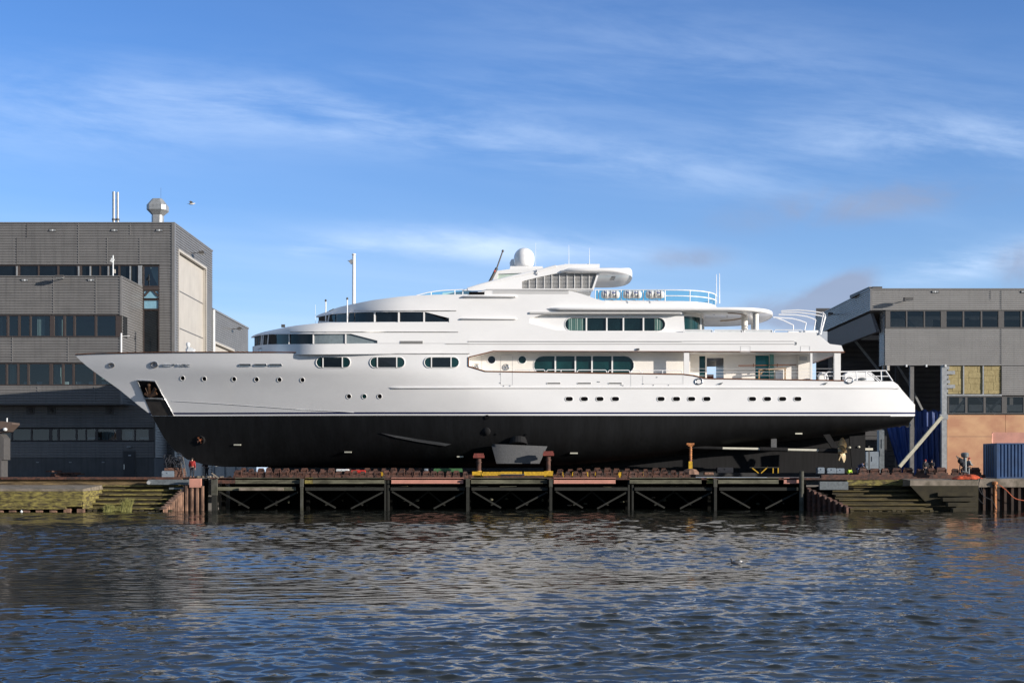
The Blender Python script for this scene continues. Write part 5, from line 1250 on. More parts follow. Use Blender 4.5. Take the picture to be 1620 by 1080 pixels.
for x0, x1, cut in ((500, 554.4, (511, 541.6)), (585.2, 640.4, (597, 627.6)), (671, 726.3, (682.6, 713.6))):
    pts = stadium(x0, x1, 564.6, 581.6, 7); ps = [hs_(a, b_, .02) for a, b_ in pts]
    m = MB(); m.tube(ps + [ps[0]], .04, 6); o_ = m.build('window', WHITE2, yacht, smooth=True)
    d = MB(); d.add(ps, [tuple(range(len(ps)))]); d.build('pane', TGLASS, o_)
    d = MB(); d.add([hs_(cut[0], 566, .033), hs_(cut[1], 566, .033), hs_(cut[1], 580.4, .033), hs_(cut[0], 580.4, .033)], [(0, 1, 2, 3)]); d.build('pane', DGLASS, o_)
    for c in cut: MB().bar(hs_(c, 565, .05), hs_(c, 581.2, .05), .09, .06).build('mullion', WHITE2, o_)
for x0, x1 in ((378, 397), (402, 422), (426, 446)):
    pts = stadium(x0, x1, 575.9, 579.2, 4); ps = [hs_(a, b_, .03) for a, b_ in pts]; m = MB(); m.tube(ps + [ps[0]], .035, 5); o_ = m.build('freeing_port', CHROME, yacht, smooth=True); MB().add(ps, [tuple(range(len(ps)))]).build('slot', STEELG, o_)
for x0, x1 in ((865, 887), (913.5, 935.3), (962.5, 984)):
    pts = stadium(x0, x1, 604.8, 607.4, 4); ps = [hs_(a, b_, .02) for a, b_ in pts]; m = MB(); m.tube(ps + [ps[0]], .025, 5); o_ = m.build('freeing_port', WHITE2, yacht, smooth=True); MB().add(ps, [tuple(range(len(ps)))]).build('slot', mat('slot_grey', (.10, .10, .10), .6) if 'slot_grey' not in MATS else MATS['slot_grey'], o_)
on_hull_ring(176.3, 577.5, 3.3, CHROME, BRIGHT, 'fairlead', .06, .01, 1.3); on_hull_ring(243.8, 576.6, 4.2, CHROME, BRIGHT, 'fairlead', .08, .01, 1.25)
# bright name letters on the bow (unreadable in low relief at this distance)
for i, (x0, x1, k) in enumerate(((256.5, 258.6, 0), (259.4, 265, 1), (266, 269.6, 1), (272.4, 275.8, 2), (280, 284, 0), (284.6, 288, 3), (288.6, 293, 1), (294, 296.4, 3), (297, 301.4, 1))):
    m = MB(); a = hs_(x0, 577.8, .05)
    segs = [((x0, 579.2), (x1, 579.2)), ((x0, 576.2), (x1, 576.4))] if k == 1 else ([((x0, 576), (x1, 579.2)), ((x0, 579.2), (x1, 579.2))] if k == 0 else ([((x0, 576.2), (x1, 576.2)), ((x1, 576.2), (x0, 579))] if k == 2 else [((x0, 576), (x0 + .3, 579.2)), ((x0, 577.8), (x1, 577.4)), ((x1, 576), (x1, 579.2))]))
    for (a, b_), (c_, d_) in segs: m.bar(hs_(a, b_, .05), hs_(c_, d_, .05), .05, .045)
    m.build('name_letter', BRIGHT if i % 3 else STEELG, yacht)
# anchor pocket
def quad_patch(pts, off, nx=6, ny=6):
    (a, b_, c_, d_) = pts; rows = []
    for i in range(nx + 1):
        s = i / nx; t0 = (lerp(a[0], b_[0], s), lerp(a[1], b_[1], s)); t1 = (lerp(d_[0], c_[0], s), lerp(d_[1], c_[1], s))
        rows.append([hs_(max(stem(lerp(t0[1], t1[1], j / ny)) + .2, lerp(t0[0], t1[0], j / ny)), lerp(t0[1], t1[1], j / ny), off) for j in range(ny + 1)])
    return MB().grid(rows)
ap = quad_patch([(216.3, 601.6), (244.8, 603), (275, 657.4), (240.5, 657.4)], .03, 8, 12).build('anchor_pocket', HAWSE, yacht, smooth=True)
quad_patch([(218.5, 604), (244, 604.8), (258.5, 629.5), (228.5, 628.5)], .05).build('pocket_opening', DARK, ap)  # dark patch laid on the plate for the shade inside the open pocket
for a, b_, w, mt in (((216.3, 601.6), (244.8, 603), .09, CHROME), ((244.8, 603), (275, 657.2), .09, CHROME), ((228, 630), (258.5, 631.2), .16, GALV), ((217, 602), (228.5, 630), .07, GALV)):
    n_ = 8; m = MB(); m.tube([hs_(lerp(a[0], b_[0], i / n_), lerp(a[1], b_[1], i / n_), .08) for i in range(n_ + 1)], w * .6, 6); m.build('pocket_rim', mt, ap, smooth=True)
m = MB(); m.bar(hs_(235.5, 609, .12), hs_(237, 624, .14), .16, .16); m.bar(hs_(229.5, 622, .12), hs_(237, 626.5, .16), .3, .22); m.bar(hs_(237, 626.5, .16), hs_(248.5, 622, .12), .34, .24)
m.bar(hs_(231, 613, .1), hs_(236, 624, .14), .12, .2); m.bar(hs_(246, 614, .1), hs_(238, 625, .14), .12, .3); m.sphere(hs_(235.4, 609, .15), .16, .12, .16, 8, 6)
m.build('anchor', mat('rusty_anchor', (.09, .045, .022), .6, 0.3, var=.6, scale=4), ap)
m = MB(); c = P(297.5, 557.5, 119.5); m.cyl(c, P(297.5, 551, 119.5), .22, n=12); m.sphere(P(297.5, 544.8, 119.5), .2, .2, .22, 12, 8); m.bar(P(298, 552, 119.5), P(307, 556, 119.5), .5, .45); m.cyl(P(297.3, 551, 119.5), P(297.5, 545, 119.5), .12, n=10); m.build('windlass', CONDW, yacht)
# ---- underwater fittings
m = MB(); c = P(316.5, 696, CL - hb(316.5, 696) * .93 - .05); nrm = Vector((-.45, -1, -.2)).normalized()
m.lathe(c, [(.42, -.3), (.42, .02), (.36, .03), (.36, -.02)], 20, nrm); bt = m.build('bow_thruster', SKEGM, yacht, smooth=True)
m = MB(); m.lathe(c + nrm * .02, [(.10, -.1), (.12, .06), (.03, .12)], 12, nrm)
for k in range(4):
    q = nrm.to_track_quat('Z', 'Y'); a = k * math.pi / 2 + .4; d = q @ Vector((math.cos(a), math.sin(a), 0)); e = q @ Vector((-math.sin(a), math.cos(a), 0))
    m.add([c + d * .08 + e * .05 + nrm * .04, c + d * .32 + e * .12 + nrm * .09, c + d * .32 - e * .10 + nrm * .02, c + d * .08 - e * .05 + nrm * .04], [(0, 1, 2, 3)])
m.build('thruster_blade', mat('copper_bronze', (.45, .17, .08), .35, .5, var=.4), bt)
def ub(px, py, off=0):   # point on the underbody side
    v_ = (py - n2_(px)) / (keel(px) - n2_(px)); n_ = interp([(300, 1.7), (500, 2.0), (700, 2.8), (1000, 3.2), (1300, 3.0), (1447, 4)], px)
    b_ = hb(px, py) * max(0, 1 - v_ ** n_) ** (1 / n_) * (1 - .06 * v_); return P(px, py, CL - b_ - off)
for x0, x1, py in ((370, 381, 703.3), (545, 556, 714.8), (723, 733, 722), (902, 914, 716.5), (1258, 1269, 685.5)):
    m = MB(); m.bar(ub(x0, py, .08), ub(x1, py, .08), .09, .12); m.build('zinc_anode', mat('zinc', (.45, .44, .36), .6) if 'zinc' not in MATS else MATS['zinc'], yacht)
# bilge keel: a slim fin
pts = [(602, 684.6), (625, 691.5), (660, 697.5), (690, 702), (705, 705), (712, 703)]
m = MB(); pts = [(602, 684.6), (625, 688.5), (660, 694.2), (690, 698.6), (714, 702.3), (704, 705.2), (660, 698), (625, 691.5)]
ps = [ub(a, b_, .10) for a, b_ in pts]; m.add(ps, [tuple(range(len(ps)))]); m.add([p + Vector((0, .25, 0)) for p in ps], [tuple(range(len(ps)))])
for i in range(len(ps)): j = (i + 1) % len(ps); m.add([ps[i], ps[j], ps[j] + Vector((0, .25, 0)), ps[i] + Vector((0, .25, 0))], [(0, 1, 2, 3)])
m.build('bilge_keel', FINM, yacht)
# stabiliser fin
Yf_ = 115.6
rows = []
for s in [i / 6 for i in range(7)]:
    xa_, xb_ = lerp(777, 785.5, s), lerp(866, 853.5, s); py = lerp(702, 733, s) + 0; z_ = PZ(py, Yf_); rr = []
    for j in range(13):
        q = j / 12; th = .28 * (1 - .55 * s) * math.sin(math.pi * q ** .7) ; rr.append(Vector((PX(lerp(xa_, xb_, q), Yf_), Yf_ - th - .1 * s, z_ - (PZ(702, Yf_) - PZ(706, Yf_)) * q * (1 - s) * .9)))
    for j in range(12, -1, -1):
        q = j / 12; th = .28 * (1 - .55 * s) * math.sin(math.pi * q ** .7); rr.append(Vector((PX(lerp(xa_, xb_, q), Yf_), Yf_ + th, z_ - (PZ(702, Yf_) - PZ(706, Yf_)) * q * (1 - s) * .9)))
    rows.append(rr)
m = MB(); m.grid(rows); m.add(rows[-1], [tuple(range(len(rows[-1])))]); m.build('stabiliser_fin', FINM, yacht, smooth=True)
m = MB(); m.cyl(P(820, 694, Yf_ + .3), P(820, 704, Yf_ + .1), .75, .85, n=20); m.build('fin_hub', SKEGM, yacht)
m = MB(); m.lathe(ub(769, 682, .0), [(.42, -.2), (.36, .05), (.15, .16)], 14, Vector((-.3, -1, -.2))); m.build('sea_chest', SKEGM, yacht, smooth=True)
on = [(770.5, 659.6, .30), (785.5, 686.5, .12), (832, 687, .1)]
for px, py, r_ in on:
    m = MB(); m.cyl(ub(px, py, -.1), ub(px, py, .06), r_ * .7, n=12); m.build('outlet', DARK, yacht)
# skeg, shafts, struts, propellers, rudders
MB().prism([(860, 736), (960, 728), (1050, 717), (1150, 704), (1250, 692), (1369, 681), (1369, 747.5), (860, 747.5)], 120.75, 121.25).build('skeg', SKEGM, yacht)
def shaft(Y):
    for a, b_, c_, d_, r_, mt in ((1060, 706.2, 1143, 708.8, .15, SKEGM), (1143, 708.8, 1202, 709.8, .11, SHAFTM), (1202, 709.8, 1246, 711, .2, SKEGM), (1246, 711, 1295, 712, .11, SHAFTM), (1295, 712, 1326, 713, .22, SKEGM)):
        m = MB(); m.cyl(P(a, b_, 116.9) + Vector((0, Y - 116.9, 0)), P(c_, d_, 116.9) + Vector((0, Y - 116.9, 0)), r_, n=12); m.build('propeller_shaft', mt, yacht, smooth=True)
    o_ = Vector((0, Y - 116.9, 0))
    m = MB(); m.bar(P(1224, 692, 116.9) + o_, P(1224, 708, 116.9) + o_, .5, .16); m.build('shaft_strut', FINM, yacht)
    m = MB(); m.add([P(1301, 686, 116.9) + o_ + Vector((0, s_, 0)) for s_ in (-.12, .12)] + [P(1312, 686, 116.9) + o_ + Vector((0, s_, 0)) for s_ in (.12, -.12)] + [P(1318, 712, 116.9) + o_ + Vector((0, s_, 0)) for s_ in (-.1, .1)] + [P(1327, 712, 116.9) + o_ + Vector((0, s_, 0)) for s_ in (.1, -.1)],
                 [(0, 1, 2, 3), (7, 6, 5, 4), (0, 4, 5, 1), (1, 5, 6, 2), (2, 6, 7, 3), (3, 7, 4, 0)]); m.build('shaft_strut', SKEGM, yacht)
    c = P(1331, 713, 116.9) + o_
    m = MB(); m.lathe(c, [(.24, -.35), (.3, -.1), (.28, .2), (.14, .42), (.02, .5)], 18, Vector((1, 0, 0))); pr = m.build('propeller', BRONZE, yacht, smooth=True)
    for k in range(5):
        a = k * 2 * math.pi / 5 + .35; rows = []
        for i in range(9):
            s = i / 8; r_ = .2 + 1.0 * s; w = .42 * math.sin(math.pi * (s * .86 + .14)) ** .7 + .03; pitch = lerp(1.0, .45, s)
            rr = []
            for j in range(7):
                q = (j / 6 - .5) * 2 * w; ax = q * math.sin(pitch) ; tg = q * math.cos(pitch) + .10 * s * s; th = tg / r_ if r_ > .3 else tg
                rr.append(c + Vector((ax * 1.0 + .04, r_ * math.cos(a + th), r_ * math.sin(a + th))))
            rows.append(rr)
        m = MB(); m.grid(rows); m.grid([[p + Vector((.04, 0, 0)) for p in r] for r in rows]); m.build('blade', BRONZE, pr, smooth=True)
    m = MB(); m.prism([(1344, 690), (1368, 688), (1366, 740), (1348, 738)], Y + .0, Y + .22, Y=116.9); m.build('rudder', SKEGM, yacht)
shaft(116.9); shaft(125.1)
m = MB()
for px, py in ((1344, 707.5), (1358.6, 706.6)): m.sphere(P(px, py, 116.85), .14, .12, .1, 8, 6)
m.build('rudder_bolt', MATS['zinc'], yacht)
# ---- stern details
m = MB(); m.tube([P(1306, 600, 115.3), P(1304, 594, 115.3), P(1309, 588.5, 115.3), P(1401, 586, 115.3), P(1412, 602.5, 115.3)], .06, 6); m.tube([P(1312, 594.5, 115.3), P(1406, 595, 115.3)], .045, 6)
for a, b_ in ((1354.6, 587.5), (1370, 587), (1393.5, 586.5)): m.cyl(P(a, b_, 115.3), P(a + 1, 602, 115.3), .05, n=6)
m.tube([P(1371, 588, 115.3), P(1390, 603, 115.3)], .05, 6); m.tube([P(1376, 588, 115.3), P(1394, 603, 115.3)], .04, 6)
m.build('stern_rail', RAILM, yacht, smooth=True)
m = MB(); m.tube([P(1294, 596, 116.3), P(1297, 590.5, 116.3), P(1305, 590, 116.3), P(1309, 596, 116.3), P(1309, 602, 116.3)], .09, 7); m.build('capstan_guard', RAILM, yacht, smooth=True)
m = MB(); m.prism([(1337, 602), (1337, 592), (1342, 588.5), (1378, 588.5), (1384, 602)], 117, 118); m.build('passerelle_housing', WHITE2, yacht); MB().pbox(1296, 1306, 593, 602, 117, .5).build('capstan', WHITE2, yacht)
m = MB(); m.sphere(P(1364, 599.5, 116.8), .35, .2, .14, 10, 6); m.build('mooring_winch', STEELG, yacht, smooth=True)
m = MB(); m.sphere(P(1429.5, 632.5, 116), .1, .1, .15, 8, 6); m.sphere(P(1443.5, 635, 115.8), .08, .3, .08, 8, 6); m.build('stern_light', CHROME, yacht)
m = MB(); m.box(PX(1300, 115), PX(1424, 115), 115.2, 126.8, PZ(614.5, 115), PZ(611.5, 115)); m.build('transom_lip', WHITE, yacht)
m = MB(); m.box(PX(1410, 115), PX(1447.8, 115), 115.25, 126.7, PZ(658.2, 115), PZ(656.4, 115)); m.build('swim_platform_edge', WHITE, yacht)
m = MB()
for a, b_ in (((1257.5, 541.2), (1260, 541.2)), ((1260, 541.2), (1260, 545)), ((1257.8, 543), (1260, 543)), ((1257.5, 545), (1260, 545))): m.bar(P(*a, 115.03), P(*b_, 115.03), .04, .04)
m.build('deck_vent', STEELG, yacht)

# ---- life rafts: a canister in its cradle each
lab = ['leftmost white life raft canister nearest the louvred fairing', 'middle white life raft canister on the sun deck rail', 'rightmost white life raft canister beside the curved glass screen']
Yl = 115.35
def raft(px0):
    c = P(px0, 466, Yl); r = thing('life_raft', lab[0], 'life raft', (c.x, c.y, PZ(474.5, Yl)), 'white life raft canisters on the sun deck rail')
    R = .34; Lh = .80; m = MB(); m.lathe(c - Vector((Lh, 0, 0)), [(.20, 0), (.30, .05), (.34, .15), (.34, .45), (.365, .47), (.365, .53), (.34, .55), (.34, 1.05), (.365, 1.07), (.365, 1.13), (.34, 1.15), (.34, 1.45), (.30, 1.55), (.20, 1.6)], 20, Vector((1, 0, 0))); m.build('canister', RAFT, r, smooth=True, angle=50)
    for dx_ in (-.5, 0, .5):
        m = MB(); m.tube([c + Vector((dx_, -.365 * math.cos(a), .365 * math.sin(a))) for a in [-1.2 + i * .3 for i in range(9)]], .018, 4); m.build('strap', TRIML, r)
    m = MB()
    for k, (x_, z_, h_) in enumerate(((-.30, .05, .16), (-.1, -.04, .2), (.02, .06, .12), (.14, -.02, .18), (.3, .04, .15), (.42, -.08, .10))):
        x = c.x + x_; z = c.z + z_; m.bar((x, c.y - .345, z - h_ / 2), (x + (.05 if k % 2 else -.05), c.y - .345, z + h_ / 2), .03, .028)
    m.build('markings', STEELG, r)
    m = MB(); m.bar(c + Vector((-.55, -.30, .2)), c + Vector((-.38, -.33, .12)), .04, .1); m.bar(c + Vector((.15, -.33, .16)), c + Vector((.42, -.33, .1)), .04, .1); m.build('markings', BLUEP, r)
    m = MB()
    for dx_ in (-.5, .5): m.tube([c + Vector((dx_, .1, -.46)), c + Vector((dx_, -.25, -.40)), c + Vector((dx_, -.42, -.1))], .03, 5)
    m.tube([c + Vector((-.4, -.2, -.40)), c + Vector((.2, -.45, -.52)), c + Vector((.22, -.45, -.62))], .03, 5); m.build('cradle', GALV, r)
    return r
r0 = raft(965.5)
for k, px in enumerate((1000.3, 1036)):
    c = copy_tree(r0); c.location.x = PX(px, Yl); c['label'] = lab[k + 1]

# ================================================================== THINGS ON THE YARD AND DECK
# dark wall added far behind the yacht, standing for the shade under the hull
m = MB(); clad(m, (PX(424, 142), 142), (PX(1296, 142), 142), QZ, QZ + 2.7, .5, .06, (0, -1)); m.box(PX(424, 142), PX(1296, 142), 142.02, 142.3, QZ, QZ + 2.75)
solo(m, 'boundary_wall', mat('dark_boundary_panel', (.03, .03, .032), .8, var=.4), 'long low dark wall seen under the hull behind the slipway', 'wall', (0, 142, QZ))
m = MB(); m.box(PX(336, 134), PX(405, 134), 134, 134.3, QZ, QZ + 1.1); bl_ = thing('white_barrier', 'low white panel barrier seen under the bow behind the two workers', 'barrier', P(370, 754, 134)); m.build('panel', CONDW, bl_)
m = MB()
for k in range(4): m.pbox(338 + k * 17, 339.5 + k * 17, 738, 754, 133.9, .1)
for k in range(3): m.pbox(373, 400, 742.5 + k * 3.4, 743.2 + k * 3.4, 133.92, .08)
m.build('panel_frame', GREYB, bl_)
# raised ledger on which the right hand rollers stand
m = MB(); m.box(PX(1300, 114.5), PX(1560, 114.5), 114.6, 115.2, QZ + .002, QZ + .30)
solo(m, 'track_beam', RUST, 'long rusty track beam carrying the rollers in front of the right hall', 'beam', (PX(1430, 114.6), 114.8, QZ))
# keel rollers
def roller(w, label, group, material=RUST):
    r = thing('keel_roller', label, 'roller', (0, 0, 0), group)
    m = MB(); m.box(-w * .5, w * .5, -.22, .22, 0, .16); m.box(-w * .28, w * .28, -.16, .16, .16, .26); m.build('base', material, r)
    m = MB()
    for sx in (-1, 1): m.prism_local(sx * w * .36, w) if False else m.box(sx * w * .36 - .03, sx * w * .36 + .03, -.2, .2, .16, .44)
    m.build('bracket', material, r)
    m = MB(); m.cyl((-w * .33, 0, .40), (w * .33, 0, .40), .17, n=12); m.cyl((-w * .46, 0, .40), (w * .46, 0, .40), .05, n=8); m.build('drum', material, r, smooth=True)
    return r
def row(proto, xs, Y, z, jit=.05, s0=1.0):
    first = not proto.get('_used', False)
    for px in xs:
        o_ = proto if first else copy_tree(proto)
        if first: proto['_used'] = True; first = False
        o_.location = (PX(px + random.uniform(-1.5, 1.5), Y), Y + random.uniform(-jit, jit), z); s_ = s0 * random.uniform(.85, 1.12); o_.scale = (s_ * random.uniform(.8, 1.2), s_, s_); o_.rotation_euler.z = random.uniform(-.15, .15)
pr1 = roller(.62, 'rusty keel roller in the front row on the slipway left of the yellow beam', 'rusty keel rollers in the front row left of the yellow beam')
row(pr1, [376 + k * 12.4 for k in range(30)], 113.2, QZ + .06)
pr2 = roller(.62, 'rusty keel roller in the front row on the slipway right of the yellow beam', 'rusty keel rollers in the front row right of the yellow beam')
row(pr2, [884 + k * 13 for k in range(16)], 113.2, QZ + .06)
pr3 = roller(.9, 'large rusty keel roller on the track beam in front of the right hall', 'large rusty keel rollers in front of the right hall')
row(pr3, [1366, 1384, 1399, 1419, 1437, 1455, 1472, 1489, 1510, 1529, 1544], 114.9, QZ + .30, s0=1.05)
pr4 = roller(.62, 'rusty keel roller in the rear row on the slipway under the hull', 'rusty keel rollers in the rear row under the hull')
row(pr4, [384 + k * 14 for k in range(24)] + [886 + k * 15 for k in range(12)], 119.5, QZ + .30)
m = MB(); m.box(PX(380, 119.5), PX(1100, 119.5), 119.2, 119.8, QZ, QZ + .30); solo(m, 'keel_beam', RUST, 'long rusty beam under the rear row of keel rollers', 'beam', (0, 119.5, QZ))
# yellow wedges behind the front row
for k, (px, w) in enumerate(((886, 12), (909.5, 10), (928, 6), (945.3, 9), (979.8, 9), (997.6, 5), (1014.6, 8), (603, 10), (638, 6), (652, 5))):
    m = MB(); Y = 114.3; c = P(px, 750, Y); h_ = .42; hw = w / 36
    m.add([(c.x - hw, Y, QZ), (c.x + hw, Y, QZ), (c.x + hw * .8, Y, QZ + h_ + .1), (c.x - hw * .8, Y, QZ + h_ + .1), (c.x - hw, Y + .3, QZ), (c.x + hw, Y + .3, QZ), (c.x + hw * .8, Y + .3, QZ + h_ + .1), (c.x - hw * .8, Y + .3, QZ + h_ + .1)],
          [(0, 1, 2, 3), (7, 6, 5, 4), (0, 4, 5, 1), (1, 5, 6, 2), (2, 6, 7, 3), (3, 7, 4, 0)])
    side_ = 'right' if px > 700 else 'left'
    solo(m, 'hull_wedge', YEL, 'small yellow wedge block standing among the keel rollers %s of the yellow beam' % side_, 'wedge', (c.x, Y, QZ), group='yellow wedge blocks %s of the yellow beam' % side_)
# yellow lifting beam under the stabiliser
yb_ = thing('lifting_beam', 'long yellow steel beam on the slipway under the stabiliser fin', 'beam', P(811, 755, 113.4))
m = MB(); m.pbox(747, 762, 745.6, 751.5, 113.3, .5); m.pbox(764, 793, 746, 752, 113.2, .4); m.pbox(793, 826, 745.6, 749.6, 113.2, .3); m.pbox(829, 861, 745.8, 751.8, 113.2, .4); m.pbox(861, 875, 744.8, 751.8, 113.2, .5); m.build('beam', YEL, yb_)
m = MB(); m.cyl(P(792, 750.5, 113.1), P(830, 750.5, 113.1), .05, n=8); m.build('cylinder_rod', CHROME, yb_)
def jack(px, Y, top, label, c1, c2, c3):
    j = thing('hull_jack', label, 'jack', (PX(px, Y), Y, QZ + .06)); zt = PZ(top, Y)
    m = MB(); m.box(PX(px, Y) - .42, PX(px, Y) + .42, Y - .3, Y + .3, QZ + .06, QZ + .22); m.lathe((PX(px, Y), Y, QZ + .22), [(.36, 0), (.3, .25), (.24, .42)], 14); m.build('foot', c1, j, smooth=True)
    m = MB(); m.cyl((PX(px, Y), Y, QZ + .6), (PX(px, Y), Y, zt - .28), .20, n=14); m.cyl((PX(px, Y), Y, zt - .7), (PX(px, Y), Y, zt - .6), .25, n=14); m.build('column', c2, j, smooth=True)
    m = MB(); m.box(PX(px, Y) - .48, PX(px, Y) + .48, Y - .35, Y + .35, zt - .28, zt - .05); m.box(PX(px, Y) - .42, PX(px, Y) + .42, Y - .3, Y + .3, zt - .05, zt + .12); m.build('head', c3, j); return j
jack(757.5, 114.4, 719, 'left hull jack with a rusty red head standing on the yellow beam', YEL, RUST, mat('faded_red_head', (.20, .04, .028), .7, var=.5, scale=5))
jack(867.5, 114.4, 715.5, 'right hull jack with a faded red head beside the stabiliser fin', YEL, RUST, MATS['faded_red_head'])
oj = thing('hull_support', 'slim orange and yellow hull support standing alone under the aft hull', 'support', (PX(1092.5, 113.8), 113.8, QZ + .06))
m = MB(); Y = 113.8; m.lathe(P(1092.5, 750, Y), [(.75, 0), (.72, .2), (.5, .42), (.2, .5)], 10); m.build('foot', RUSTP, oj)
m = MB(); m.pbox(1089.5, 1095.5, 729.5, 741.5, Y, .34); m.build('sleeve', YEL, oj)
m = MB(); m.cyl(P(1092.5, 730, Y + .15), P(1092.5, 705, Y + .15), .11, n=12)
for k in range(6): m.cyl(P(1092.5, 727 - k * 3.6, Y + .15), P(1092.5, 726 - k * 3.6, Y + .15), .15, n=12)
m.build('screw_column', ORG, oj, smooth=False)
m = MB(); m.pbox(1086.5, 1098.5, 700.5, 703.5, Y - .05, .5); m.pbox(1088.5, 1096.5, 703.5, 705.5, Y, .4); m.build('head', ORG, oj)
# assorted gear on the deck
def gear(x0, x1, y0, y1, Y, material, name, label, cat, bevel=True, d=.8):
    m = MB(); a, b_ = PX(x0, Y), PX(x1, Y); z0, z1 = PZ(y1, Y), PZ(y0, Y); e = min(.06, (b_ - a) * .1, (z1 - z0) * .2)
    m.add([(a, Y + e, z0), (b_, Y + e, z0), (b_, Y + d, z0), (a, Y + d, z0), (a, Y, z0 + e), (b_, Y, z0 + e), (b_, Y + d, z0 + e), (a, Y + d, z0 + e), (a, Y, z1 - e), (b_, Y, z1 - e), (b_, Y + d, z1 - e), (a, Y + d, z1 - e), (a + e, Y + e, z1), (b_ - e, Y + e, z1), (b_ - e, Y + d - e, z1), (a + e, Y + d - e, z1)],
          [(0, 1, 5, 4), (1, 2, 6, 5), (2, 3, 7, 6), (3, 0, 4, 7), (4, 5, 9, 8), (5, 6, 10, 9), (6, 7, 11, 10), (7, 4, 8, 11), (8, 9, 13, 12), (9, 10, 14, 13), (10, 11, 15, 14), (11, 8, 12, 15), (12, 13, 14, 15), (3, 2, 1, 0)])
    m.box(lerp(a, b_, .1), lerp(a, b_, .9), Y - .03, Y + .01, lerp(z0, z1, .42), lerp(z0, z1, .55)); m.box(lerp(a, b_, .46), lerp(a, b_, .54), Y - .05, Y, lerp(z0, z1, .6), lerp(z0, z1, .8))
    return solo(m, name, material, label, cat, ((a + b_) / 2, Y + d / 2, z0))
gear(556, 577, 743.2, 748.2, 114.6, REDP, 'jack_trolley', 'low red steel trolley lying among the keel rollers', 'trolley')
gear(532, 551, 741.6, 745.2, 115.5, CONDW, 'tool_box', 'flat white box behind the rollers left of the red trolley', 'box')
gear(686, 731, 740.6, 746.6, 116, GREENP, 'green_pallet', 'long low green steel box under the hull left of the yellow beam', 'box')
gear(671.5, 676.5, 741, 746.5, 115.4, GREYB, 'tool_box', 'small grey blue box between the rollers and the green box', 'box')
gear(1294, 1304.5, 739, 749, 116, GREYB, 'locker', 'leftmost grey locker under the propeller shaft', 'locker')
gear(1309, 1323, 739.8, 749, 116, GREYB, 'locker', 'middle grey locker under the propeller', 'locker')
gear(1323.6, 1336, 740.4, 749, 116.1, GREYB, 'locker', 'rightmost grey locker beneath the propeller blades', 'locker')
gear(1115, 1129, 746.8, 751, 113.6, RUSTP, 'steel_chock', 'rusty flat steel chock right of the orange hull support', 'block')
gear(1135, 1160, 739, 748, 118, CLOTH, 'crate', 'dark crate in the shade right of the orange hull support', 'crate')
tr = thing('trestle', 'dim yellow trestle standing in the shade under the propeller shaft', 'trestle', P(1200, 750, 118.5))
m = MB(); Y = 118.5
for a, b_ in (((1189, 739), (1200, 748)), ((1204, 748), (1215, 738)), ((1223, 748), (1223, 739)), ((1231, 748), (1231, 739))): m.bar(P(*a, Y), P(*b_, Y), .09, .09); 
m.build('leg', YEL, tr); MB().bar(P(1186, 739, Y), P(1233, 739, Y), .1, .1).build('beam', BRACE, tr)
# blue grey machine parts inside the doorway behind the stern
gear(1370, 1390, 714, 752, 129, GREYB, 'control_cabinet', 'tall grey cabinet in the shade behind the stern', 'cabinet')
gear(1391, 1399, 680, 752, 131, STEELG, 'door_pillar', 'tall grey steel pillar in the shade behind the stern', 'pillar')
lt = thing('work_light', 'bright horizontal tube lamp in the shade behind the rudder', 'lamp', P(1375, 712, 121.5))
m = MB(); m.pbox(1369, 1381, 708.4, 711.8, 121.5, .15); m.build('tube', mat('lamp_diffuser', (.75, .72, .6), .4), lt)
m = MB(); m.pbox(1374, 1376, 705, 752, 121.75, .06); m.build('stand', TRIML, lt)
# ---- left end of the yard: crates, hose heap, ladder, timber
gear(256, 275, 744.5, 755.2, 116, GREYB, 'crate', 'grey steel crate at the foot of the hose heap by the bow', 'crate')
gear(260, 274.5, 739.6, 744.4, 116.05, mat('brown_crate_wood', (.16, .08, .055), .8, var=.4), 'crate', 'small brown crate on top of the grey steel crate', 'crate')
gear(276, 290, 739.8, 755.2, 116.1, MATS['brown_crate_wood'], 'crate', 'larger brown crate on the ground left of the worker in red', 'crate')
m = MB(); rr = random.Random(3)
for k in range(42):
    c = P(rr.uniform(264, 287), rr.uniform(723, 739), 116.4 + rr.uniform(-.3, .3)); ax = Vector((rr.gauss(0, 1), rr.gauss(0, 1), rr.gauss(0, .5))).normalized(); q = ax.to_track_quat('Z', 'Y'); R_ = rr.uniform(.18, .5)
    a0 = rr.uniform(0, 6); m.tube([c + q @ Vector((R_ * math.cos(a0 + t_), R_ * math.sin(a0 + t_), .1 * t_ * rr.uniform(-.3, .3))) for t_ in [i * .5 for i in range(9)]], rr.uniform(.02, .05), 4)
solo(m, 'hose_heap', CLOTH, 'tangled black heap of hoses on top of the brown crates', 'hoses', P(275, 739.6, 116.4), merge=False)
ld = thing('ladder', 'black ladder leaning between the hose heap and the worker in red', 'ladder', P(294, 755, 115.8))
for dx_ in (0, 5):
    m = MB(); m.bar(P(291 + dx_, 755.4, 115.7), P(284 + dx_, 722, 116.3), .05, .05); m.build('stile', TRIML, ld)
for k in range(8):
    m = MB(); t_ = (k + 1) / 9; a = P(291, 755.4, 115.7).lerp(P(284, 722, 116.3), t_); b_ = P(296, 755.4, 115.7).lerp(P(289, 722, 116.3), t_); m.bar(a, b_, .03, .03); m.build('rung', TRIML, ld)
m = MB(); rr = random.Random(8)
for k in range(14):
    x = rr.uniform(70, 118); y = 752.5 - (k % 4) * 2.4; m.bar(P(x, y, 128 + rr.uniform(-.4, .4)), P(x + rr.uniform(14, 24), y + rr.uniform(-.6, .6), 128 + rr.uniform(-.4, .4)), .25, .13)
solo(m, 'timber_stack', RUST, 'low stack of brown timber lying against the dark plinth of the office', 'timber', P(105, 755, 128))
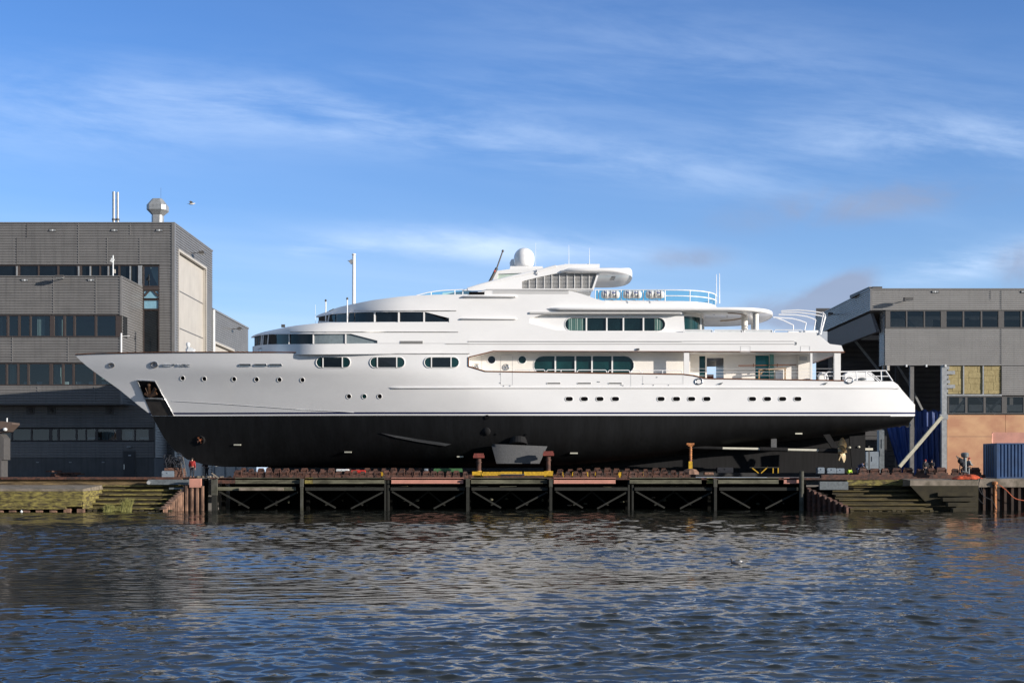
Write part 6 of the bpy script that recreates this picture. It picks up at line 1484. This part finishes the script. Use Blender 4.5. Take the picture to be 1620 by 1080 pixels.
# stuff clinging below the forefoot
m = MB(); rr = random.Random(9)
for k in range(26): c = P(rr.uniform(312, 400), 0, 113.6); m.sphere((c.x, 113.6 + rr.uniform(-.2, .3), QZ + .1), rr.uniform(.06, .2), .12, rr.uniform(.04, .12), 7, 4)
solo(m, 'rubble', CONC, 'small pale rubble scattered on the slipway edge under the bow', 'rubble', P(355, 755, 113.6))['kind'] = 'stuff'
# ---- blue container and the pink hatch behind it
ct = thing('shipping_container', 'blue ribbed steel shipping container on the right quay cut by the frame', 'container', (PX(1620, 114.5), 114.6, QZ))
x0 = PX(1577, 113.6); x1 = x0 + 6.1; z0 = QZ - .03; z1 = PZ(700.5, 113.6); y0 = 113.6; y1 = 116.9
m = MB(); pts = []; x = x0 + .12
while x < x1 - .12:
    pts += [(x, y0 + .03), (x + .12, y0 + .03), (x + .16, y0 + .09), (x + .26, y0 + .09), (x + .30, y0 + .03)]; x += .30
m.grid([[Vector((a, b_, z0 + .1)), Vector((a, b_, z1 - .08))] for a, b_ in pts]); m.build('side_panel', CONT, ct)
m = MB(); m.box(x0 + .04, x1, y0 + .12, y1, z0 + .06, z1 - .03); m.build('body', CONT, ct)
m = MB(); m.box(x0, x1, y0 - .01, y0 + .12, z1 - .1, z1); m.box(x0, x1, y0 - .01, y0 + .12, z0, z0 + .12); m.box(x0, x0 + .13, y0 - .015, y0 + .12, z0 + .12, z1 - .1); m.box(x0, x0 + .1, y1 - .1, y1 + .02, z0, z1); m.box(x0, x0 + .1, y0 + .12, y1 - .1, z1 - .1, z1); m.build('frame', CONT, ct)
m = MB()
for yy in (114.6, 115.1, 115.6, 116.1): m.cyl((x0 + .01, yy, z0 + .15), (x0 + .01, yy, z1 - .15), .03, n=6)
m.build('locking_bar', TRIML, ct)
m = MB(); m.prism([(1571, 683.5), (1700, 683.5), (1700, 703), (1571, 703)], 119, 119.3); m.add([P(1571, 703, 119), P(1569, 699, 118.7), P(1569.5, 686, 118.8), P(1571, 683.5, 119)], [(0, 1, 2, 3)])
m.box(PX(1575, 119), PX(1580, 119), 119.05, 119.25, QZ, PZ(702, 119)); m.box(PX(1690, 119), PX(1695, 119), 119.05, 119.25, QZ, PZ(702, 119))
solo(m, 'steel_hatch', PRIMER, 'pink primed steel panel standing upright behind the blue container', 'panel', (PX(1620, 119), 119.1, QZ))

# ---- people
def skinned(name, V, E, Rr, material, parent, loc, rot=0, sub=1, root=0):
    me = bpy.data.meshes.new(name); me.from_pydata([Vector(v) for v in V], E, [])
    o_ = bpy.data.objects.new(name, me); COL.objects.link(o_)
    sk = o_.modifiers.new('s', 'SKIN'); sk.use_smooth_shade = True
    for i, sv in enumerate(me.skin_vertices[0].data):
        r_ = Rr[i]; sv.radius = r_ if isinstance(r_, tuple) else (r_, r_); sv.use_root = (i == root)
    ss = o_.modifiers.new('u', 'SUBSURF'); ss.levels = sub; ss.render_levels = sub
    dg = bpy.context.evaluated_depsgraph_get(); me2 = bpy.data.meshes.new_from_object(o_.evaluated_get(dg)); me2.name = name
    o_.modifiers.clear(); o_.data = me2; me2.materials.clear(); me2.materials.append(material)
    for p_ in me2.polygons: p_.use_smooth = True
    if parent: o_.parent = parent
    return o_
def person(loc, rot, label, jacket, trousers, hat=None, bend=0.0, arms='down', stripe=None, h=1.0, vest=None):
    pr_ = thing('person', label, 'person', loc)
    pr_.rotation_euler.z = rot; pr_.scale = (h, h, h)
    def sp(y, z):    # bend the trunk forward (towards -y) about the hips
        dz_ = z - .95; return (y + -math.sin(bend) * dz_ + y * 0, .95 + math.cos(bend) * dz_)
    def tp(x, y, z): a = sp(y, z); return (x, a[0], a[1])
    V = [(0, 0, .95), tp(0, 0, 1.15), tp(0, .01, 1.36), tp(0, .01, 1.49), tp(0, -.01, 1.60), tp(0, -.01, 1.70)]
    E = [(0, 1), (1, 2), (2, 3), (3, 4), (4, 5)]; Rr = [(.15, .11), (.14, .10), (.17, .11), .055, (.075, .095), (.07, .09)]
    V.append(tp(0, -.105, 1.605)); E.append((4, 6)); Rr.append(.018)          # nose
    hands = []
    for s_ in (-1, 1):
        b0 = len(V); V += [(s_ * .10, 0, .90), (s_ * .12, -.01, .50), (s_ * .13, .02, .09), (s_ * .14, -.14, .04)]; E += [(0, b0), (b0, b0 + 1), (b0 + 1, b0 + 2), (b0 + 2, b0 + 3)]; Rr += [.095, .06, .042, .04]
        if arms == 'down': sh, el, wr, hd = (s_ * .20, 0, 1.42), (s_ * .26, .02, 1.13), (s_ * .25, -.05, .87), (s_ * .25, -.07, .78)
        elif arms == 'front': sh, el, wr, hd = (s_ * .20, 0, 1.42), (s_ * .25, -.10, 1.15), (s_ * .16, -.34, 1.12), (s_ * .14, -.42, 1.13)
        else: sh, el, wr, hd = (s_ * .20, 0, 1.42), (s_ * .22, -.20, 1.20), (s_ * .16, -.42, 1.05), (s_ * .15, -.50, 1.02)
        b1 = len(V); V += [tp(*sh), tp(*el), tp(*wr), tp(*hd)]; E += [(2, b1), (b1, b1 + 1), (b1 + 1, b1 + 2), (b1 + 2, b1 + 3)]; Rr += [.06, .045, .028, (.035, .018)]
        d = (Vector(hd) - Vector(wr)).normalized(); side = Vector((0, 1, 0)) if arms == 'down' else Vector((1, 0, 0))
        for k, ln in enumerate((.075, .085, .08, .062)):
            f0 = Vector(hd) + side * (k - 1.5) * .019 + d * .02; f1 = f0 + d * ln * .55; f2 = f1 + d * ln * .4 + Vector((-s_ * .015, 0, -.005)); bb = len(V); V += [tp(*f0), tp(*f1), tp(*f2)]; E += [(b1 + 3, bb), (bb, bb + 1), (bb + 1, bb + 2)]; Rr += [.009, .0085, .007]
        t0 = Vector(wr) + d * .035 - side * .03; t1 = t0 + d * .04 - side * .015; bb = len(V); V += [tp(*t0), tp(*t1)]; E += [(b1 + 2, bb), (bb, bb + 1)]; Rr += [.011, .009]
        hands.append(b1)
    skinned('body', V, E, Rr, SKIN, pr_, loc)
    # jacket: trunk and sleeves, a little larger than the body
    J = [V[0], V[1], V[2], (V[3][0], V[3][1] * .98, V[3][2] - .02)]; JE = [(0, 1), (1, 2), (2, 3)]; JR = [(.235, .17), (.22, .16), (.235, .16), .10]
    for b1 in hands:
        n0 = len(J); J += [V[b1], V[b1 + 1], V[b1 + 2]]; JE += [(2, n0), (n0, n0 + 1), (n0 + 1, n0 + 2)]; JR += [.105, .085, .065]
    jk = skinned('jacket', J, JE, JR, jacket, pr_, loc)
    T = [(0, 0, .93)]; TE = []; TR = [(.165, .13)]
    for s_ in (-1, 1):
        n0 = len(T); T += [(s_ * .10, 0, .86), (s_ * .12, -.01, .50), (s_ * .13, .02, .12)]; TE += [(0, n0), (n0, n0 + 1), (n0 + 1, n0 + 2)]; TR += [.11, .085, .07]
    skinned('trousers', T, TE, TR, trousers, pr_, loc)
    for s_ in (-1, 1):
        m = MB(); m.sphere((s_ * .135, -.06, .045), .06, .15, .05, 10, 6); o_ = m.build('boot', CLOTH, None, smooth=True); o_.parent = pr_
    hc = Vector(tp(0, 0, 1.67)); m = MB(); m.lathe(hc - Vector((0, -.005, .02)), [(.108, -.03), (.112, .02), (.10, .075), (.06, .12), (.01, .135)], 14); o_ = m.build('helmet' if hat else 'hair', hat or HAIR, None, smooth=True); o_.parent = pr_
    if stripe:
        c = Vector(tp(0, 0, 1.12)); m = MB(); m.lathe(c, [(.205, -.03), (.208, 0), (.205, .03)], 16); o_ = m.build('reflective_band', stripe, None, smooth=True); o_.parent = pr_; o_.scale = (1, .76, 1); o_.location = (0, 0, 0)
    return pr_
person((PX(304, 120.5), 120.5, QZ), math.radians(170), 'person in a bright red jacket and dark trousers standing by the bow', RED, CLOTH, stripe=None, h=1.04)
person((PX(327, 124), 124, QZ), math.radians(-35), 'person in dark clothes bending slightly under the bow', CLOTH, CLOTH, bend=.35, arms='front')
person((PX(1357, 116), 116, QZ - .02), math.radians(75), 'person in dark blue overalls bending over in front of the rudder', BLUEJ, BLUEJ, hat=None, bend=.95, arms='reach')
person((PX(1341, 118.5), 118.5, QZ - .35), math.radians(30), 'person in a lime hi-vis jacket crouching behind the propeller', HIVIS, CLOTH, bend=.8, arms='reach', h=.8)
person((PX(1531.5, 112.9), 112.9, QZ + .02), math.radians(95), 'person in grey overalls working at the machine on the right quay', STEELG, STEELG, hat=RED, arms='front', bend=.15)
person((PX(1464, 127), 127, QZ), math.radians(10), 'person with a red hat standing in front of the blue tarpaulin', CLOTH, CLOTH, hat=RED, arms='down', h=.98)
person((PX(1474, 127.4), 127.4, QZ), math.radians(-30), 'bareheaded person in dark clothes beside the red hatted one', CLOTH, CLOTH, arms='front', h=.98)
mc = thing('outboard_motor', 'dark grey outboard motor clamped upright on a stand on the right quay', 'motor', (PX(1523, 112.8), 112.8, QZ))
Y = 112.8
m = MB(); m.lathe(P(1526.5, 722.5, Y), [(.18, -.05), (.30, .0), (.34, .25), (.28, .36), (.05, .40)], 14); m.build('cowl', STEELG, mc, smooth=True)
m = MB(); m.cyl(P(1526.5, 723, Y), P(1527.5, 748, Y), .14, .10, n=10); m.bar(P(1522, 745, Y), P(1531, 747, Y), .3, .08); m.build('leg', STEELG, mc)
m = MB(); m.bar(P(1524, 727, Y), P(1514, 722.5, Y), .09, .09); m.bar(P(1516, 726, Y - .1), P(1513, 720.5, Y - .1), .06, .06); m.build('tiller', TRIML, mc)
m = MB(); m.sphere(P(1519.5, 729, Y), .26, .22, .24, 10, 7); m.sphere(P(1523, 733, Y), .2, .2, .3, 10, 7); m.build('engine_block', CLOTH, mc)
for a, b_ in (((1519, 733), (1517, 754)), ((1524, 734), (1524, 754))): 
    m = MB(); m.bar(P(*a, Y + .2), P(*b_, Y + .2), .07, .07); m.build('stand_leg', TRIML, mc)
# ---- gulls
gu = thing('waterbird', 'small dark waterbird with a white flank floating on the harbour water', 'bird', P(1163, 899, 47.2)); Y = 47.2; c = P(1163, 899, Y); c.z = 0.15
m = MB(); rows = []
for i in range(9):
    s = i / 8; x = lerp(-.15, .19, s); r_ = .075 * math.sin(math.pi * min(1, s * .86 + .1)) ** .7; zc_ = .05 + .03 * s * s
    rows.append([Vector((c.x + x, c.y + r_ * math.cos(a), c.z + zc_ + r_ * .8 * math.sin(a))) for a in [j * math.pi / 5 for j in range(11)]])
m.grid(rows); m.cyl((c.x - .11, c.y, c.z + .08), (c.x - .135, c.y, c.z + .17), .032, .026, n=8); m.sphere((c.x - .145, c.y, c.z + .185), .036, .032, .034, 10, 7); m.cyl((c.x - .17, c.y, c.z + .182), (c.x - .215, c.y, c.z + .172), .01, .003, n=6); m.build('body', mat('dark_waterbird_feathers', (.05, .05, .055), .8, var=.4, scale=20), gu, smooth=True)
m = MB(); m.sphere((c.x + .19, c.y, c.z + .10), .07, .05, .04, 10, 6); m.build('tail', FEA, gu, smooth=True)
for s_ in (-1, 1):
    m = MB(); m.sphere((c.x + .05, c.y + s_ * .055, c.z + .06), .12, .028, .035, 10, 6); m.build('wing', FEAD, gu, smooth=True)
gf = thing('gull', 'white gull with dark wings flying in the blue sky above the tall hall', 'bird', P(303, 322.5, 100)); Y = 100; c = P(303, 322.5, Y)
m = MB(); m.sphere(c, .22, .07, .075, 12, 8); m.sphere(c + Vector((.21, 0, .03)), .06, .05, .05, 8, 6); m.cyl(c + Vector((.26, 0, .03)), c + Vector((.32, 0, .01)), .015, .004, n=5); m.add([c + Vector((-.18, -.03, 0)), c + Vector((-.18, .03, 0)), c + Vector((-.32, .07, .01)), c + Vector((-.32, -.07, .01))], [(0, 1, 2, 3)]); m.build('body', FEA, gf, smooth=True)
for s_ in (-1, 1):
    m = MB(); pz = [(.10, 0, .03), (.13, .22, .11), (.02, .42, .14), (-.10, .60, .05), (-.06, .38, .10), (-.10, .20, .08), (-.10, 0, .03)]
    up = [c + Vector((x, s_ * y, z)) for x, y, z in pz]; m.add(up + [p + Vector((0, 0, .012)) for p in up], [tuple(range(7)), tuple(range(13, 6, -1))] + [(i, (i + 1) % 7, 7 + (i + 1) % 7, 7 + i) for i in range(7)]); m.build('wing', FEAD, gf)
m = MB(); c = P(34, 812.5, 107); m.sphere((c.x, c.y, .18), .12, .12, .12, 10, 7)
m.cyl((c.x, c.y, .27), (c.x, c.y, .35), .03); solo(m, 'float', CONDW, 'tiny white float bobbing in front of the left quay piles', 'float', (c.x, c.y, -.05), smooth=True)
